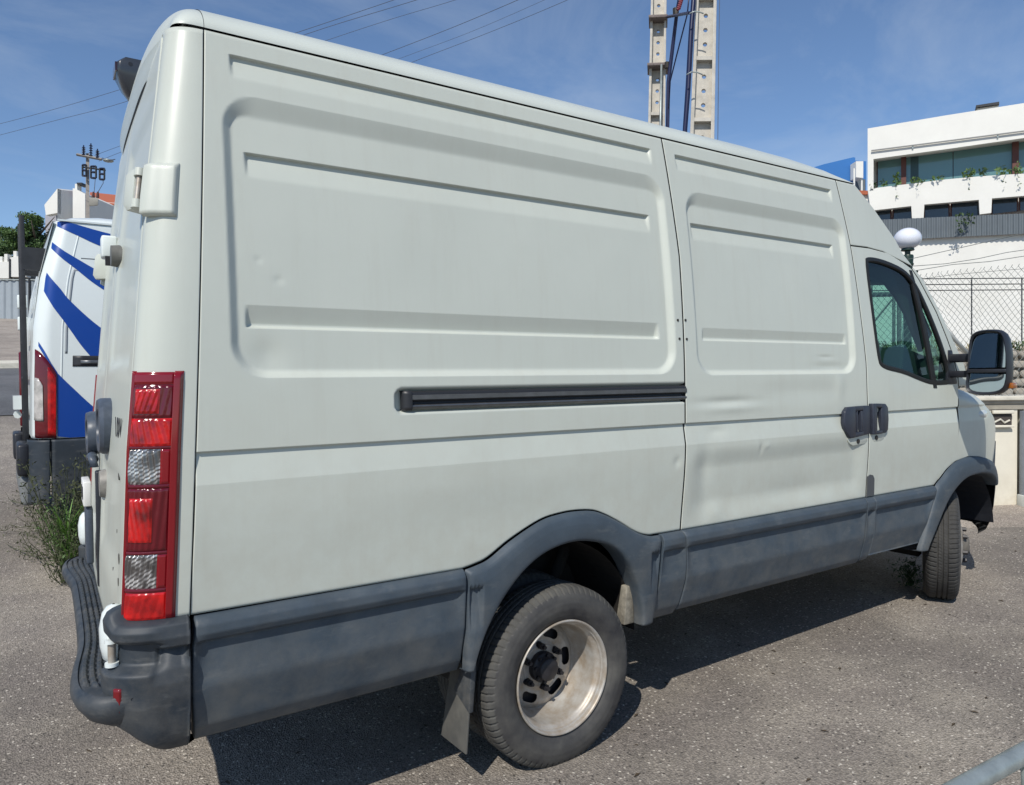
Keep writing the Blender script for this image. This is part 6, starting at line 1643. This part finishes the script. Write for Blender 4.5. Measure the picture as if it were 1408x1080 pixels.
def weed(mb, c, n, H, r, leafs=6, ls=.012, g=.0022):
    for _ in range(n):
        a = rng.uniform(0, 2*math.pi); l = H*rng.uniform(.55, 1.1); d = np.array([math.cos(a), math.sin(a), 0])*r*rng.uniform(.2, 1); pts = [c+d*.15]
        for k in range(1, 6):
            t = k/5; pts.append(c+d*(.15+t)+np.array([0, 0, l*t])+rng.normal(size=3)*.012)
        mb.tube(pts, g, 3, cap=False)
        for k in range(1, 6):
            for _q in range(leafs):
                p = pts[k]+rng.normal(size=3)*.022; a_ = rng.normal(size=3); a_ /= np.linalg.norm(a_); b_ = np.cross(a_, rng.normal(size=3)); b_ /= np.linalg.norm(b_)+1e-9; s_ = ls*rng.uniform(.5, 1.4)
                mb.add([p-a_*s_, p-b_*s_*.35, p+a_*s_, p+b_*s_*.35], [(0, 1, 2, 3)])
c = np.array([-1.352, 2.74, 0.]); c[2] = float(gz(c[0], c[1]))
wd = thing('weed_clump', 'dark twiggy weed bush with a bright green grass tuft between the two vans', 'plant', tuple(c))
z3 = np.zeros(3)
mb = MB(); weed(mb, z3+[0, .12, 0], 64, .74, .27, 9, .014); weed(mb, z3+[-.06, -.1, 0], 30, .55, .22, 7, .011); mb.build('twigs', dry_m, wd, fixn=False)
mb = MB(); weed(mb, z3+[-.02, -.05, 0], 34, .58, .20, 8, .012); mb.build('green_leaves', leaf_a, wd, fixn=False)
mb = MB(); mb.tube([z3, z3+[-.05, -.12, .30]], .006, 5); blades(mb, z3+[-.05, -.12, .30], 34, .30, .0065, .8, .45); blades(mb, z3+[-.03, -.10, .12], 22, .34, .0065, .8, .4); mb.build('grass_tuft', leaf_c, wd, fixn=False)
c2 = gpx(52, 745); w2 = MB()
for (ua, va, ub, vb_) in ((92, 800, 20, 758), (92, 800, 40, 735), (85, 740, 10, 690), (90, 775, 30, 770), (80, 720, 25, 680), (95, 790, 55, 700), (75, 735, 0, 735)):
    a, b = gpx(ua, va), gpx(ub, vb_); a[2] = float(gz(*a[:2])); b[2] = float(gz(*b[:2])); pts = [a+(b-a)*t+np.array([0, 0, .06*math.sin(t*3.1)+.012])+rng.normal(size=3)*.012 for t in np.linspace(0, 1, 10)]
    w2.tube(pts, .0028, 4)
    for p in pts[2:]:
        for _ in range(8):
            q = p+rng.normal(size=3)*[.045, .045, .02]; a_ = rng.normal(size=3); a_ /= np.linalg.norm(a_); b_ = np.cross(a_, rng.normal(size=3)); b_ /= np.linalg.norm(b_)+1e-9; w2.add([q-a_*.012, q-b_*.004, q+a_*.012, q+b_*.004], [(0, 1, 2, 3)])
        if rng.uniform() < .6: w2.tube([p, p+rng.normal(size=3)*[.10, .10, .04]+[0, 0, .04]], .0016, 3)
o = w2.build('creeping_weed', dry_m, None, fixn=False); tag(o, 'dry creeping weed stems trailing over the asphalt at lower left', 'plant')
c3 = gpx(1252, 806); c3[2] = float(gz(*c3[:2])); mb = MB(); weed(mb, c3, 14, .16, .12, 6, .012); blades(mb, c3, 12, .10, .005)
o = mb.build('small_weed', leaf_b, None, fixn=False); tag(o, 'small dark weed on the asphalt behind the front wheel', 'plant')

# ------------------------------------------------------------------ barrier in the right foreground
bz = .60
def onz(u, v, z): return onax(u, v, 2, z)
a, b = onz(1318, 1086, bz), onz(1408, 1036, bz); d = (b-a); d /= np.linalg.norm(d); n_ = np.array([-d[1], d[0], 0])
st = a-d*.30; en = b+d*.75
g0 = float(gz(st[0], st[1]))
bar_ = thing('crowd_barrier', 'galvanised steel tube barrier in the lower right corner', 'barrier', (float(st[0]), float(st[1]), g0)); o0 = np.array(bar_.location)
arc = []
for t in np.linspace(0, math.pi/2, 8): arc.append(st+d*.12*(1-math.sin(t))+np.array([0, 0, -.12*(1-math.cos(t))]))
pts = [np.array([st[0], st[1], g0])]+[st+d*.12*(1-math.cos(t))+np.array([0, 0, -.12*(1-math.sin(t))]) for t in np.linspace(0, math.pi/2, 9)]+[en]
pts2 = pts[:-1]+[en-d*.12*(1-math.sin(t))*1.0+np.array([0, 0, -.12*(1-math.cos(t))]) for t in np.linspace(0, math.pi/2, 9)]+[np.array([en[0], en[1], g0])]
pts2 = [p-o0 for p in pts2]
MB().tube(pts2, .0215, 16).build('hoop', grey_met, bar_, smooth=True)
lo = onz(1388, 1090, .28); MB().tube([b+d*.02-o0+np.array([0, 0, -.01]), b+d*.02-o0+np.array([-.10, -.06, -.36])], .017, 12).build('strut', grey_met, bar_, smooth=True)
MB().tube([st+[0, 0, -.38]-o0, en+[0, 0, -.38]-o0], .014, 10).build('lower_rail', grey_met, bar_, smooth=True)
